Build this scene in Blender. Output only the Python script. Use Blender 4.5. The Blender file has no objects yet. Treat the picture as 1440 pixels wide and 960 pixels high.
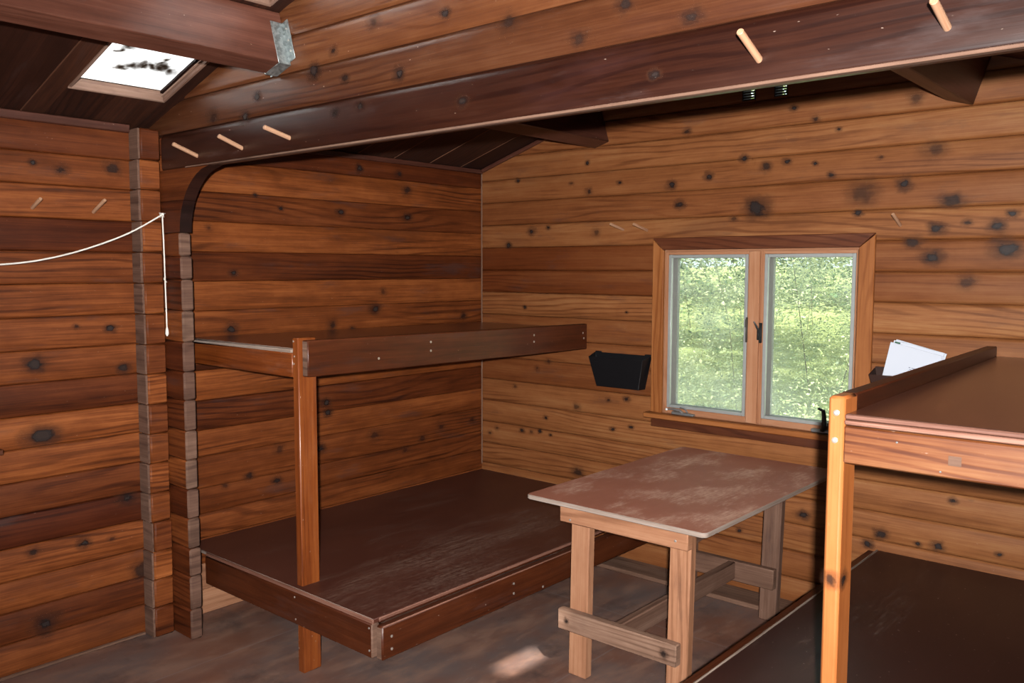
import bpy, bmesh, math, random
from mathutils import Vector, Matrix

random.seed(11)
C = bpy.context.scene.collection
sc = bpy.context.scene

# ------------------------------------------------------------------ nodes
def new_mat(name):
    m = bpy.data.materials.new(name); m.use_nodes = True
    nt = m.node_tree; nt.nodes.clear()
    return m, nt

class N:
    """small node helper"""
    def __init__(s, nt): s.nt = nt; s.L = nt.links
    def n(s, t, **kw):
        nd = s.nt.nodes.new(t)
        for k, v in kw.items(): setattr(nd, k, v)
        return nd
    def link(s, a, b): s.L.new(a, b)
    def setin(s, sock, v):
        if hasattr(v, 'is_output'): s.L.new(v, sock)
        else: sock.default_value = v
    def math(s, op, a, b=0.0, c=0.0, clamp=False):
        nd = s.n('ShaderNodeMath', operation=op); nd.use_clamp = clamp
        s.setin(nd.inputs[0], a); s.setin(nd.inputs[1], b); s.setin(nd.inputs[2], c)
        return nd.outputs[0]
    def vmath(s, op, a, b=(0, 0, 0)):
        nd = s.n('ShaderNodeVectorMath', operation=op)
        s.setin(nd.inputs[0], a); s.setin(nd.inputs[1], b)
        return nd.outputs[0]
    def comb(s, x, y, z):
        nd = s.n('ShaderNodeCombineXYZ')
        for i, v in enumerate((x, y, z)): s.setin(nd.inputs[i], v)
        return nd.outputs[0]
    def sep(s, v):
        nd = s.n('ShaderNodeSeparateXYZ'); s.L.new(v, nd.inputs[0]); return nd.outputs
    def noise(s, vec, scale=1.0, detail=3.0, rough=0.55, dist=0.0):
        nd = s.n('ShaderNodeTexNoise'); s.L.new(vec, nd.inputs['Vector'])
        nd.inputs['Scale'].default_value = scale; nd.inputs['Detail'].default_value = detail
        nd.inputs['Roughness'].default_value = rough; nd.inputs['Distortion'].default_value = dist
        return nd.outputs['Fac']
    def mixc(s, f, a, b, mode='MIX'):
        nd = s.n('ShaderNodeMix', data_type='RGBA', blend_type=mode)
        s.setin(nd.inputs[0], f)
        for i, v in ((6, a), (7, b)):
            if not hasattr(v, 'is_output') and len(v) == 3: v = (*v, 1)
            s.setin(nd.inputs[i], v)
        return nd.outputs[2]
    def ramp(s, f, stops, interp='LINEAR'):
        nd = s.n('ShaderNodeValToRGB'); s.setin(nd.inputs[0], f)
        cr = nd.color_ramp; cr.interpolation = interp
        while len(cr.elements) < len(stops): cr.elements.new(0.5)
        for e, (p, c) in zip(cr.elements, stops):
            e.position = p
            e.color = (c, c, c, 1) if isinstance(c, (int, float)) else (*c, 1)
        return nd.outputs[0]
    def smooth(s, v, a, b, lo=0.0, hi=1.0):
        nd = s.n('ShaderNodeMapRange', interpolation_type='SMOOTHSTEP')
        s.setin(nd.inputs[0], v)
        for i, x in enumerate((a, b, lo, hi)): nd.inputs[i + 1].default_value = x
        return nd.outputs[0]
    def attr(s, name):
        nd = s.n('ShaderNodeAttribute', attribute_name=name); return nd.outputs['Fac']
    def bsdf(s, col, rough=0.5, spec=0.4, coat=0.0, normal=None, metal=0.0, coat_rough=0.2):
        b = s.n('ShaderNodeBsdfPrincipled')
        s.setin(b.inputs['Base Color'], col if hasattr(col, 'is_output') else (*col, 1))
        s.setin(b.inputs['Roughness'], rough); s.setin(b.inputs['Metallic'], metal)
        s.setin(b.inputs['Specular IOR Level'], spec)
        s.setin(b.inputs['Coat Weight'], coat); b.inputs['Coat Roughness'].default_value = coat_rough
        if normal is not None: s.L.new(normal, b.inputs['Normal'])
        return b.outputs[0]
    def bump(s, h, strength=0.3, dist=0.002):
        nd = s.n('ShaderNodeBump'); s.L.new(h, nd.inputs['Height'])
        nd.inputs['Strength'].default_value = strength; nd.inputs['Distance'].default_value = dist
        return nd.outputs[0]
    def out(s, sh):
        o = s.n('ShaderNodeOutputMaterial'); s.L.new(sh, o.inputs[0])

def wood(name, dark, mid, light, rough=0.45, spec=0.4, coat=0.0, stain=0.5, stain_col=(0.035, 0.016, 0.012),
         flecks=0.25, ring=1.0, wear=0.0, wear_col=(0.5, 0.36, 0.27), tone_dark=(0.30, 0.20, 0.18), saw=0.0, coat_rough=0.25, smallknots=0.0, grain=1.0, grime=(0.05, 0.032, 0.03)):
    """sawn timber: u runs along the grain, v across it (metres); tone = the stain of one board"""
    m, nt = new_mat(name); k = N(nt)
    uv = k.n('ShaderNodeUVMap', uv_map='UVMap').outputs[0]
    u, v, _ = k.sep(uv)
    seed = k.attr('seed'); tone = k.attr('tone')
    off = k.math('MULTIPLY', seed, 37.7)
    P = lambda su, sv, z=0.0: k.comb(k.math('MULTIPLY', u, su), k.math('MULTIPLY', v, sv), k.math('ADD', off, z))
    warp = k.noise(P(0.9, 5), 1.0, 2.0)
    warp2 = k.noise(P(0.4, 2.6, 4.1), 1.0, 1.0)
    vv = k.math('ADD', k.math('MULTIPLY', v, 34 * ring), k.math('ADD', k.math('MULTIPLY', warp, 4.5), k.math('MULTIPLY', warp2, 12.0)))
    rings = k.smooth(k.math('SINE', k.math('MULTIPLY', vv, 6.2832)), 0.1, 1.0)
    patch = k.smooth(k.noise(P(0.8, 4.0, 12.4), 1.0, 2.0), 0.42, 0.66)
    rings = k.math('MULTIPLY', rings, patch)
    fibre = k.noise(P(4, 190, 1.7), 1.0, 2.0)
    streak = k.noise(P(1.1, 38, 9.9), 1.0, 3.0)
    band = k.noise(P(0.7, 8, 2.9), 1.0, 4.0, 0.6)
    mott = k.noise(P(7, 16, 14.2), 1.0, 4.0, 0.65)
    g = k.math('ADD', k.math('ADD', k.math('MULTIPLY', rings, -0.20 * grain), k.math('MULTIPLY', fibre, 0.34)),
               k.math('ADD', k.math('ADD', k.math('MULTIPLY', band, 0.55), k.math('MULTIPLY', streak, 0.34)), k.math('MULTIPLY', mott, 0.30)))
    col = k.ramp(g, ((0.53, dark), (0.75, mid), (0.98, light)))
    # stain of each board
    tfac = k.smooth(tone, 0.0, 1.0)
    dk = k.mixc(1.0, col, tone_dark, 'MULTIPLY')
    col = k.mixc(tfac, dk, col)
    # broad grimy patches
    bl = k.smooth(k.noise(P(1.6, 5.5, 8.3), 1.0, 4.0, 0.6), 0.55, 0.82)
    col = k.mixc(k.math('MULTIPLY', bl, stain), col, stain_col)
    b2 = k.smooth(k.noise(P(2.3, 10, 21.3), 1.0, 5.0, 0.68), 0.56, 0.74)
    col = k.mixc(k.math('MULTIPLY', b2, stain * 0.8), col, grime)
    if smallknots > 0:
        vo = k.n('ShaderNodeTexVoronoi', feature='F1'); vo.inputs['Scale'].default_value = 1.0
        k.link(P(3.1, 9.5, 0.4), vo.inputs['Vector'])
        d = vo.outputs['Distance']
        kn = k.smooth(d, 0.01, 0.07, 1.0, 0.0)
        pick = k.sep(vo.outputs['Color'])[0]
        kn = k.math('MULTIPLY', kn, k.math('GREATER_THAN', pick, 0.72))
        col = k.mixc(k.math('MULTIPLY', kn, smallknots), col, (0.03, 0.012, 0.008))
    if saw > 0:
        sw = k.math('SINE', k.math('MULTIPLY', u, 900.0))
        col = k.mixc(k.math('MULTIPLY', k.smooth(sw, 0.2, 1.0), saw), col, dark)
    if wear > 0:
        w = k.smooth(k.noise(P(2.2, 9, 5.2), 1.0, 6.0, 0.72), 0.52, 0.75)
        col = k.mixc(k.math('MULTIPLY', w, wear), col, wear_col)
    if flecks > 0:
        f = k.smooth(k.noise(P(55, 120, 6.6), 1.0, 1.0), 0.76, 0.84)
        col = k.mixc(k.math('MULTIPLY', f, flecks), col, (0.55, 0.42, 0.34))
    h = k.math('ADD', k.math('MULTIPLY', fibre, 0.6), k.math('MULTIPLY', rings, -0.3))
    rg = k.math('ADD', rough - 0.08, k.math('MULTIPLY', band, 0.2))
    k.out(k.bsdf(col, rg, spec, coat, k.bump(h, 0.25, 0.0015), coat_rough=coat_rough))
    return m

MAT = {}
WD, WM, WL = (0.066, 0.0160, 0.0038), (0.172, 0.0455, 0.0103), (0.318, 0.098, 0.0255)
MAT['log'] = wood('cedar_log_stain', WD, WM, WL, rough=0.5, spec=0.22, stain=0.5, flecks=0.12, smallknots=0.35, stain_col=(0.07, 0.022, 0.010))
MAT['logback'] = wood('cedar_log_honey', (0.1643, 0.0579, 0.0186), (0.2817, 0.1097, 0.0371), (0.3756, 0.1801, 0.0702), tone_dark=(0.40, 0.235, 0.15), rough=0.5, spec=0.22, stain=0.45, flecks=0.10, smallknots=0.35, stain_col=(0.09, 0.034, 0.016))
MAT['gable'] = wood('cedar_log_gable',  (0.0551, 0.0156, 0.0061), (0.1060, 0.0346, 0.0122), (0.1611, 0.0648, 0.0262), rough=0.36, spec=0.4, stain=0.7, flecks=0.4, coat=0.12, tone_dark=(0.20, 0.15, 0.20), stain_col=(0.04, 0.014, 0.012))
MAT['end'] = wood('log_end_grain', (0.0831, 0.0449, 0.0306), (0.1466, 0.0823, 0.0561), (0.2248, 0.1356, 0.0935), rough=0.75, spec=0.2, stain=0.5, ring=0.4, flecks=0.2, tone_dark=(0.7, 0.62, 0.62))
MAT['ceil'] = wood('ceiling_board', (0.026, 0.009, 0.005), (0.048, 0.016, 0.008), (0.085, 0.028, 0.013), rough=0.6, spec=0.25, stain=0.4, flecks=0.0)
MAT['dust'] = wood('dusty_board_edge', (0.10, 0.04, 0.02), (0.15, 0.065, 0.035), (0.2, 0.1, 0.06), rough=0.7, spec=0.2, stain=0.5, flecks=0.0)
MAT['beam'] = wood('beam_timber', (0.0541, 0.0177, 0.0104), (0.1019, 0.0354, 0.0218), (0.1664, 0.0645, 0.0416), rough=0.42, spec=0.4, stain=0.5, flecks=0.55, smallknots=0.5, grain=0.6)
MAT['bunk'] = wood('bunk_board_varnish', (0.0319, 0.0072, 0.0021), (0.0586, 0.0131, 0.0035), (0.0931, 0.0231, 0.0067), rough=0.42, spec=0.3, coat=0.05, stain=0.4, flecks=0.25, grain=0.5)
MAT['post'] = wood('bunk_post_timber', (0.0775, 0.0160, 0.0028), (0.1550, 0.0353, 0.0065), (0.2403, 0.0656, 0.0133), rough=0.38, spec=0.35, coat=0.15, stain=0.75, flecks=0.6, wear=0.08, grain=0.6, stain_col=(0.05, 0.02, 0.008))
MAT['fir'] = wood('orange_fir', (0.2415, 0.0644, 0.0148), (0.3521, 0.1061, 0.0261), (0.4426, 0.1494, 0.0434), rough=0.42, spec=0.35, coat=0.15, stain=0.12, flecks=0.15, ring=1.4)
MAT['firrail'] = wood('red_fir_board', (0.0750, 0.0185, 0.0052), (0.1502, 0.0474, 0.0144), (0.2137, 0.0866, 0.0317), rough=0.42, spec=0.35, coat=0.12, stain=0.5, flecks=0.25)
MAT['raw'] = wood('bare_lumber', (0.2005, 0.0869, 0.0439), (0.3108, 0.1447, 0.0775), (0.4010, 0.2122, 0.1214), rough=0.65, spec=0.22, stain=0.35, flecks=0.15, stain_col=(0.10, 0.05, 0.03))
MAT['rawgrey'] = wood('grimy_lumber', (0.1215, 0.0668, 0.0437), (0.2005, 0.1154, 0.0778), (0.3038, 0.1944, 0.1397), rough=0.7, spec=0.2, stain=0.5, flecks=0.2)
MAT['casing'] = wood('window_casing_wood', (0.2117, 0.0656, 0.0163), (0.2978, 0.1056, 0.0301), (0.3605, 0.1458, 0.0502), rough=0.5, spec=0.25, stain=0.15, flecks=0.05)
MAT['casingdark'] = wood('window_casing_stain', (0.0720, 0.0194, 0.0072), (0.1188, 0.0346, 0.0130), (0.1656, 0.0562, 0.0223), rough=0.45, spec=0.3, stain=0.3, flecks=0.05)
MAT['jamb'] = wood('sash_wood', (0.3344, 0.1408, 0.0660), (0.4224, 0.2024, 0.1056), (0.4752, 0.2640, 0.1584), rough=0.55, spec=0.25, stain=0.1, flecks=0.0)
MAT['plyedge'] = wood('plywood_edge', (0.1600, 0.1120, 0.0880), (0.2720, 0.2080, 0.1680), (0.4000, 0.3360, 0.2960), rough=0.7, spec=0.2, stain=0.3, flecks=0.0)
MAT['plyedge2'] = wood('plywood_edge_layers', (0.1000, 0.0400, 0.0240), (0.2200, 0.1000, 0.0680), (0.3400, 0.1900, 0.1400), rough=0.55, spec=0.3, stain=0.4, flecks=0.1, ring=4.0)
MAT['lining'] = wood('skylight_lining', (0.1584, 0.0864, 0.0576), (0.2592, 0.1584, 0.1152), (0.3456, 0.2376, 0.1872), rough=0.6, spec=0.2, stain=0.45, flecks=0.0)
MAT['dowel'] = wood('pale_dowel', (0.3400, 0.1700, 0.0935), (0.4080, 0.2295, 0.1360), (0.4590, 0.2890, 0.1870), rough=0.5, spec=0.3, stain=0.0, flecks=0.0)
MAT['tar'] = wood('dark_sawn_curve', (0.018, 0.006, 0.004), (0.032, 0.010, 0.006), (0.055, 0.018, 0.010), rough=0.6, spec=0.2, stain=0.3, flecks=0.0)

def painted(name, a, b, scuff, rough, amount, lo, hi, sx=2.0, sy=7.0, coat=0.0, edge=None, spec=0.3, pu=1.2, pv=3.0, g0=0.42, g1=0.66):
    """painted plywood: paint rubbed through in patches along the grain"""
    m, nt = new_mat(name); k = N(nt)
    uv = k.n('ShaderNodeUVMap', uv_map='UVMap').outputs[0]
    u, v, _ = k.sep(uv); seed = k.attr('seed'); off = k.math('MULTIPLY', seed, 31.0)
    P = lambda su, sv, z: k.comb(k.math('MULTIPLY', u, su), k.math('MULTIPLY', v, sv), k.math('ADD', off, z))
    base = k.mixc(k.noise(P(2.2, 4.0, 0), 1.0, 5.0, 0.65), a, b)
    patch = k.noise(P(pu, pv, 3.3), 1.0, 4.0, 0.6)
    fine = k.noise(P(sx * 7, sy * 9, 5.5), 1.0, 6.0, 0.75)
    w = k.math('ADD', k.math('MULTIPLY', patch, 0.72), k.math('MULTIPLY', fine, 0.28))
    if edge:      # rubbed hardest where people climb in: a worn area of fixed place
        cx, cy, rx, ry, gain = edge
        d = k.math('SQRT', k.math('ADD', k.math('POWER', k.math('DIVIDE', k.math('SUBTRACT', u, cx), rx), 2.0),
                                  k.math('POWER', k.math('DIVIDE', k.math('SUBTRACT', v, cy), ry), 2.0)))
        w = k.math('ADD', w, k.smooth(d, 0.0, 1.0, gain, 0.0))
    w = k.smooth(w, lo, hi)
    scr = k.noise(P(sx * 2.2, sy * 16, 9.1), 1.0, 5.0, 0.7)
    spk = k.noise(P(38, 60, 4.9), 1.0, 3.0, 0.7)
    gate = k.smooth(k.math('ADD', k.math('MULTIPLY', scr, 0.6), k.math('MULTIPLY', spk, 0.4)), g0, g1)
    w = k.math('MULTIPLY', w, gate)
    col = k.mixc(k.math('MULTIPLY', w, amount), base, scuff)
    sp = k.smooth(k.noise(P(60, 75, 7.7), 1.0, 1.0), 0.74, 0.82)
    col = k.mixc(k.math('MULTIPLY', sp, 0.35), col, (0.42, 0.34, 0.3))
    r = k.math('ADD', rough, k.math('MULTIPLY', w, 0.25))
    k.out(k.bsdf(col, r, spec, coat, k.bump(fine, 0.15, 0.001)))
    return m
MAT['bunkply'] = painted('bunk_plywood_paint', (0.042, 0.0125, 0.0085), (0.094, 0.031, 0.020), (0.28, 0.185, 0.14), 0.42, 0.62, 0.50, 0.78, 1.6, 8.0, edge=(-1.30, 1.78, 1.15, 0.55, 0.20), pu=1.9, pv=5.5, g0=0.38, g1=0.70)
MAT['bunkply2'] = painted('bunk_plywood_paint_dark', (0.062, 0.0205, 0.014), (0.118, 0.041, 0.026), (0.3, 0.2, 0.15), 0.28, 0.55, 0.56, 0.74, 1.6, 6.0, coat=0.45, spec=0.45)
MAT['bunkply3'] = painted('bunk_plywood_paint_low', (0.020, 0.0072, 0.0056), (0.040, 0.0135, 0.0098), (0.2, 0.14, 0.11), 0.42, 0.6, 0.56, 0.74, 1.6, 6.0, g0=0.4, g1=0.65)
MAT['tabletop'] = painted('tabletop_paint', (0.25, 0.086, 0.052), (0.40, 0.155, 0.100), (0.66, 0.43, 0.32), 0.6, 0.8, 0.47, 0.62, 2.6, 6.0, spec=0.22, pu=3.6, pv=5.5, g0=0.25, g1=0.72)
def floor_mat():
    m, nt = new_mat('painted_floor'); k = N(nt)
    pos = k.n('ShaderNodeNewGeometry').outputs['Position']
    x, y, z = k.sep(pos)
    base = k.mixc(k.smooth(k.noise(k.vmath('MULTIPLY', pos, (1, 0.8, 1)), 1.9, 5.0, 0.6), 0.35, 0.68), (0.165, 0.072, 0.047), (0.130, 0.094, 0.086))
    w = k.smooth(k.noise(k.vmath('MULTIPLY', pos, (2.6, 0.9, 1)), 3.0, 7.0, 0.75), 0.42, 0.68)
    col = k.mixc(k.math('MULTIPLY', w, 0.7), base, (0.26, 0.145, 0.10))
    d = k.smooth(k.noise(k.vmath('ADD', pos, (7, 2, 0)), 2.6, 6.0, 0.72), 0.5, 0.70)
    col = k.mixc(k.math('MULTIPLY', d, 0.65), col, (0.042, 0.030, 0.029))
    sc_ = k.smooth(k.noise(k.vmath('MULTIPLY', pos, (30, 9, 1)), 1.0, 6.0, 0.75), 0.55, 0.75)
    col = k.mixc(k.math('MULTIPLY', sc_, 0.45), col, (0.27, 0.20, 0.17))
    # joints of the floor sheets
    sx = k.math('ABSOLUTE', k.math('SUBTRACT', k.math('FRACT', k.math('DIVIDE', k.math('ADD', x, 0.75), 1.22)), 0.5))
    sy = k.math('ABSOLUTE', k.math('SUBTRACT', k.math('FRACT', k.math('DIVIDE', k.math('ADD', y, 2.95), 2.3)), 0.5))
    j = k.math('MAXIMUM', k.smooth(sx, 0.4945, 0.4985), k.smooth(sy, 0.4972, 0.4992))
    col = k.mixc(k.math('MULTIPLY', j, 0.3), col, (0.22, 0.18, 0.17))
    h = k.noise(pos, 40, 4.0)
    k.out(k.bsdf(col, k.math('ADD', 0.42, k.math('MULTIPLY', w, 0.25)), 0.35, 0.0, k.bump(h, 0.15, 0.002)))
    return m
MAT['floor'] = floor_mat()

def knot_mat():
    m, nt = new_mat('knot'); k = N(nt)
    uv = k.n('ShaderNodeUVMap', uv_map='UVMap').outputs[0]
    seed = k.attr('seed'); dark = k.attr('tone')
    n3 = k.vmath('ADD', uv, k.comb(0.0, 0.0, k.math('MULTIPLY', seed, 50.0)))
    nz = k.noise(n3, 1.6, 4.0, 0.6)
    ln = k.n('ShaderNodeVectorMath', operation='LENGTH'); k.link(uv, ln.inputs[0])
    r = k.math('ADD', ln.outputs['Value'], k.math('MULTIPLY', k.math('SUBTRACT', nz, 0.5), 0.9))
    core = k.smooth(r, 0.12, 0.50, 1.0, 0.0)
    ringc = k.math('SINE', k.math('MULTIPLY', r, 42.0))
    col = k.ramp(r, ((0.0, (0.026, 0.015, 0.012)), (0.2, (0.014, 0.009, 0.0085)), (0.4, (0.016, 0.009, 0.008)), (0.6, (0.085, 0.032, 0.016)), (1.0, (0.14, 0.05, 0.02))))
    col = k.mixc(k.math('MULTIPLY', k.smooth(ringc, 0.3, 1.0), 0.22), col, (0.05, 0.03, 0.022))
    halo = k.smooth(r, 0.3, 0.85, 0.4, 0.0)
    al = k.math('MULTIPLY', k.math('MAXIMUM', core, halo), dark)
    b = k.bsdf(col, 0.5, 0.3)
    tr = k.n('ShaderNodeBsdfTransparent').outputs[0]
    mx = k.n('ShaderNodeMixShader'); k.link(al, mx.inputs[0]); k.link(tr, mx.inputs[1]); k.link(b, mx.inputs[2])
    k.out(mx.outputs[0])
    return m
MAT['knot'] = knot_mat()

def plain(name, col, rough=0.5, spec=0.4, metal=0.0, var=0.15, scale=30.0):
    m, nt = new_mat(name); k = N(nt)
    pos = k.n('ShaderNodeTexCoord').outputs['Object']
    n = k.noise(pos, scale, 4.0, 0.6)
    d = tuple(c * (1 - var) for c in col); l = tuple(min(1, c * (1 + var)) for c in col)
    k.out(k.bsdf(k.mixc(n, d, l), rough, spec, metal=metal)); return m
MAT['alu'] = plain('grey_aluminium', (0.36, 0.38, 0.37), 0.45, 0.5, 0.35)
MAT['alutrack'] = plain('grey_screen_frame', (0.16, 0.145, 0.145), 0.6, 0.3)  # darker grey for the track behind the screen frame
MAT['hardware'] = plain('bronze_hardware', (0.11, 0.10, 0.09), 0.4, 0.5, 0.6)
MAT['steelgrey'] = plain('grey_hardware', (0.25, 0.25, 0.25), 0.4, 0.5, 0.6)
MAT['blackmetal'] = plain('black_hardware', (0.012, 0.012, 0.012), 0.4, 0.4)
MAT['plastic'] = plain('black_plastic', (0.005, 0.005, 0.006), 0.5, 0.25)
MAT['brownplastic'] = plain('dark_brown_bin', (0.03, 0.012, 0.008), 0.5, 0.3)
MAT['cord'] = plain('white_cord', (0.74, 0.70, 0.64), 0.7, 0.2, var=0.1, scale=200)
MAT['nail'] = plain('nail_steel', (0.55, 0.50, 0.45), 0.35, 0.5, 0.7)
MAT['bolt'] = plain('bolt_zinc', (0.75, 0.70, 0.62), 0.3, 0.5, 0.75)
MAT['ink'] = plain('ink', (0.22, 0.24, 0.30), 0.7, 0.1)
MAT['inkgreen'] = plain('green_ink', (0.05, 0.12, 0.08), 0.7, 0.1)
MAT['bark'] = plain('bark', (0.07, 0.05, 0.035), 0.9, 0.1, var=0.4, scale=12)
MAT['slat'] = plain('vent_slat', (0.045, 0.04, 0.035), 0.7, 0.2)
def galv():
    m, nt = new_mat('galvanised_steel'); k = N(nt)
    pos = k.n('ShaderNodeTexCoord').outputs['Object']
    vo = k.n('ShaderNodeTexVoronoi'); vo.inputs['Scale'].default_value = 110; k.link(pos, vo.inputs['Vector'])
    g = k.sep(vo.outputs['Color'])[0]
    col = k.mixc(g, (0.22, 0.25, 0.25), (0.42, 0.46, 0.46))
    k.out(k.bsdf(col, k.math('ADD', 0.3, k.math('MULTIPLY', g, 0.2)), 0.5, metal=0.75)); return m
MAT['galv'] = galv()
def paper():
    m, nt = new_mat('white_paper'); k = N(nt)
    k.out(k.bsdf((0.58, 0.62, 0.70), 0.75, 0.2)); return m
MAT['paper'] = paper()
def glass():
    m, nt = new_mat('dusty_glass'); k = N(nt)
    pos = k.n('ShaderNodeNewGeometry').outputs['Position']
    tr = k.n('ShaderNodeBsdfTransparent'); tr.inputs[0].default_value = (0.90, 0.95, 0.92, 1)
    gl = k.n('ShaderNodeBsdfGlossy'); gl.inputs['Roughness'].default_value = 0.05; gl.inputs[0].default_value = (0.9, 0.95, 0.92, 1)
    fr = k.n('ShaderNodeFresnel'); fr.inputs[0].default_value = 1.45
    m1 = k.n('ShaderNodeMixShader'); k.link(fr.outputs[0], m1.inputs[0]); k.link(tr.outputs[0], m1.inputs[1]); k.link(gl.outputs[0], m1.inputs[2])
    tl = k.n('ShaderNodeBsdfTranslucent'); tl.inputs[0].default_value = (0.85, 0.93, 0.90, 1)
    df = k.n('ShaderNodeBsdfDiffuse'); df.inputs[0].default_value = (0.6, 0.66, 0.62, 1)
    dust = k.n('ShaderNodeMixShader'); dust.inputs[0].default_value = 0.35; k.link(tl.outputs[0], dust.inputs[1]); k.link(df.outputs[0], dust.inputs[2])
    film = k.noise(k.vmath('MULTIPLY', pos, (1, 1, 1)), 3.5, 5.0, 0.6)
    x, y, z = k.sep(pos)
    amt = k.math('ADD', k.smooth(film, 0.35, 0.75, 0.06, 0.20), k.smooth(z, 0.9, 1.2, 0.11, 0.0))
    m2 = k.n('ShaderNodeMixShader'); k.link(amt, m2.inputs[0]); k.link(m1.outputs[0], m2.inputs[1]); k.link(dust.outputs[0], m2.inputs[2])
    k.out(m2.outputs[0]); return m
MAT['glass'] = glass()
def skylight_sheet():
    m, nt = new_mat('mouldy_skylight_sheet'); k = N(nt)
    pos = k.n('ShaderNodeNewGeometry').outputs['Position']
    wv = k.n('ShaderNodeTexNoise'); wv.inputs['Scale'].default_value = 22; wv.inputs['Detail'].default_value = 5; k.link(pos, wv.inputs['Vector'])
    q = k.vmath('ADD', pos, k.vmath('MULTIPLY', k.vmath('SUBTRACT', wv.outputs['Color'], (.5, .5, .5)), (.085, .085, 0)))
    st = None     # patches of black mould
    for (mx_, my_, mr) in ((.382, -2.442, .022), (.410, -2.412, .028), (.424, -2.380, .022), (.427, -2.348, .022), (.428, -2.312, .030), (.414, -2.268, .028), (.455, -2.325, .018), (.482, -2.315, .018), (.492, -2.500, .020), (.530, -2.478, .026), (.556, -2.447, .026), (.58, -2.40, .02)):
        dd = k.n('ShaderNodeVectorMath', operation='DISTANCE'); k.link(k.vmath('MULTIPLY', q, (1, 1, 0)), dd.inputs[0]); dd.inputs[1].default_value = (mx_, my_, 0)
        f = k.smooth(dd.outputs['Value'], mr * .1, mr * 1.75, 1.0, 0.0)
        st = f if st is None else k.math('MAXIMUM', st, f)
    n2 = k.noise(k.vmath('ADD', pos, (3, 1, 7)), 9.0, 4.0, 0.6)
    col = k.mixc(k.smooth(n2, 0.5, 0.8, 0.0, 0.5), (0.82, 0.84, 0.86), (0.76, 0.66, 0.5))
    col = k.mixc(st, col, (0.06, 0.042, 0.03))
    tl = k.n('ShaderNodeBsdfTranslucent'); k.link(col, tl.inputs[0])
    df = k.n('ShaderNodeBsdfDiffuse'); k.link(col, df.inputs[0])
    mx = k.n('ShaderNodeMixShader'); mx.inputs[0].default_value = 0.25
    k.link(tl.outputs[0], mx.inputs[1]); k.link(df.outputs[0], mx.inputs[2])
    k.out(mx.outputs[0]); return m
MAT['sheet'] = skylight_sheet()
def leaf(name, a, b):
    m, nt = new_mat(name); k = N(nt)
    s = k.attr('seed')
    col = k.mixc(s, a, b)
    df = k.bsdf(col, 0.45, 0.4)
    tl = k.n('ShaderNodeBsdfTranslucent'); k.link(k.mixc(s, tuple(min(1, c * 1.3) for c in a), tuple(min(1, c * 1.25) for c in b)), tl.inputs[0])
    mx = k.n('ShaderNodeMixShader'); mx.inputs[0].default_value = 0.4
    k.link(df, mx.inputs[1]); k.link(tl.outputs[0], mx.inputs[2])
    k.out(mx.outputs[0]); return m
MAT['leafA'] = leaf('leaf_bright', (0.26, 0.31, 0.12), (0.70, 0.70, 0.46))
MAT['leafB'] = leaf('leaf_mid', (0.08, 0.125, 0.05), (0.34, 0.39, 0.20))
MAT['leafC'] = leaf('leaf_dark', (0.025, 0.06, 0.022), (0.09, 0.16, 0.06))
MAT['ground'] = plain('forest_ground', (0.20, 0.22, 0.09), 0.9, 0.1, var=0.6, scale=2.5)

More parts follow.
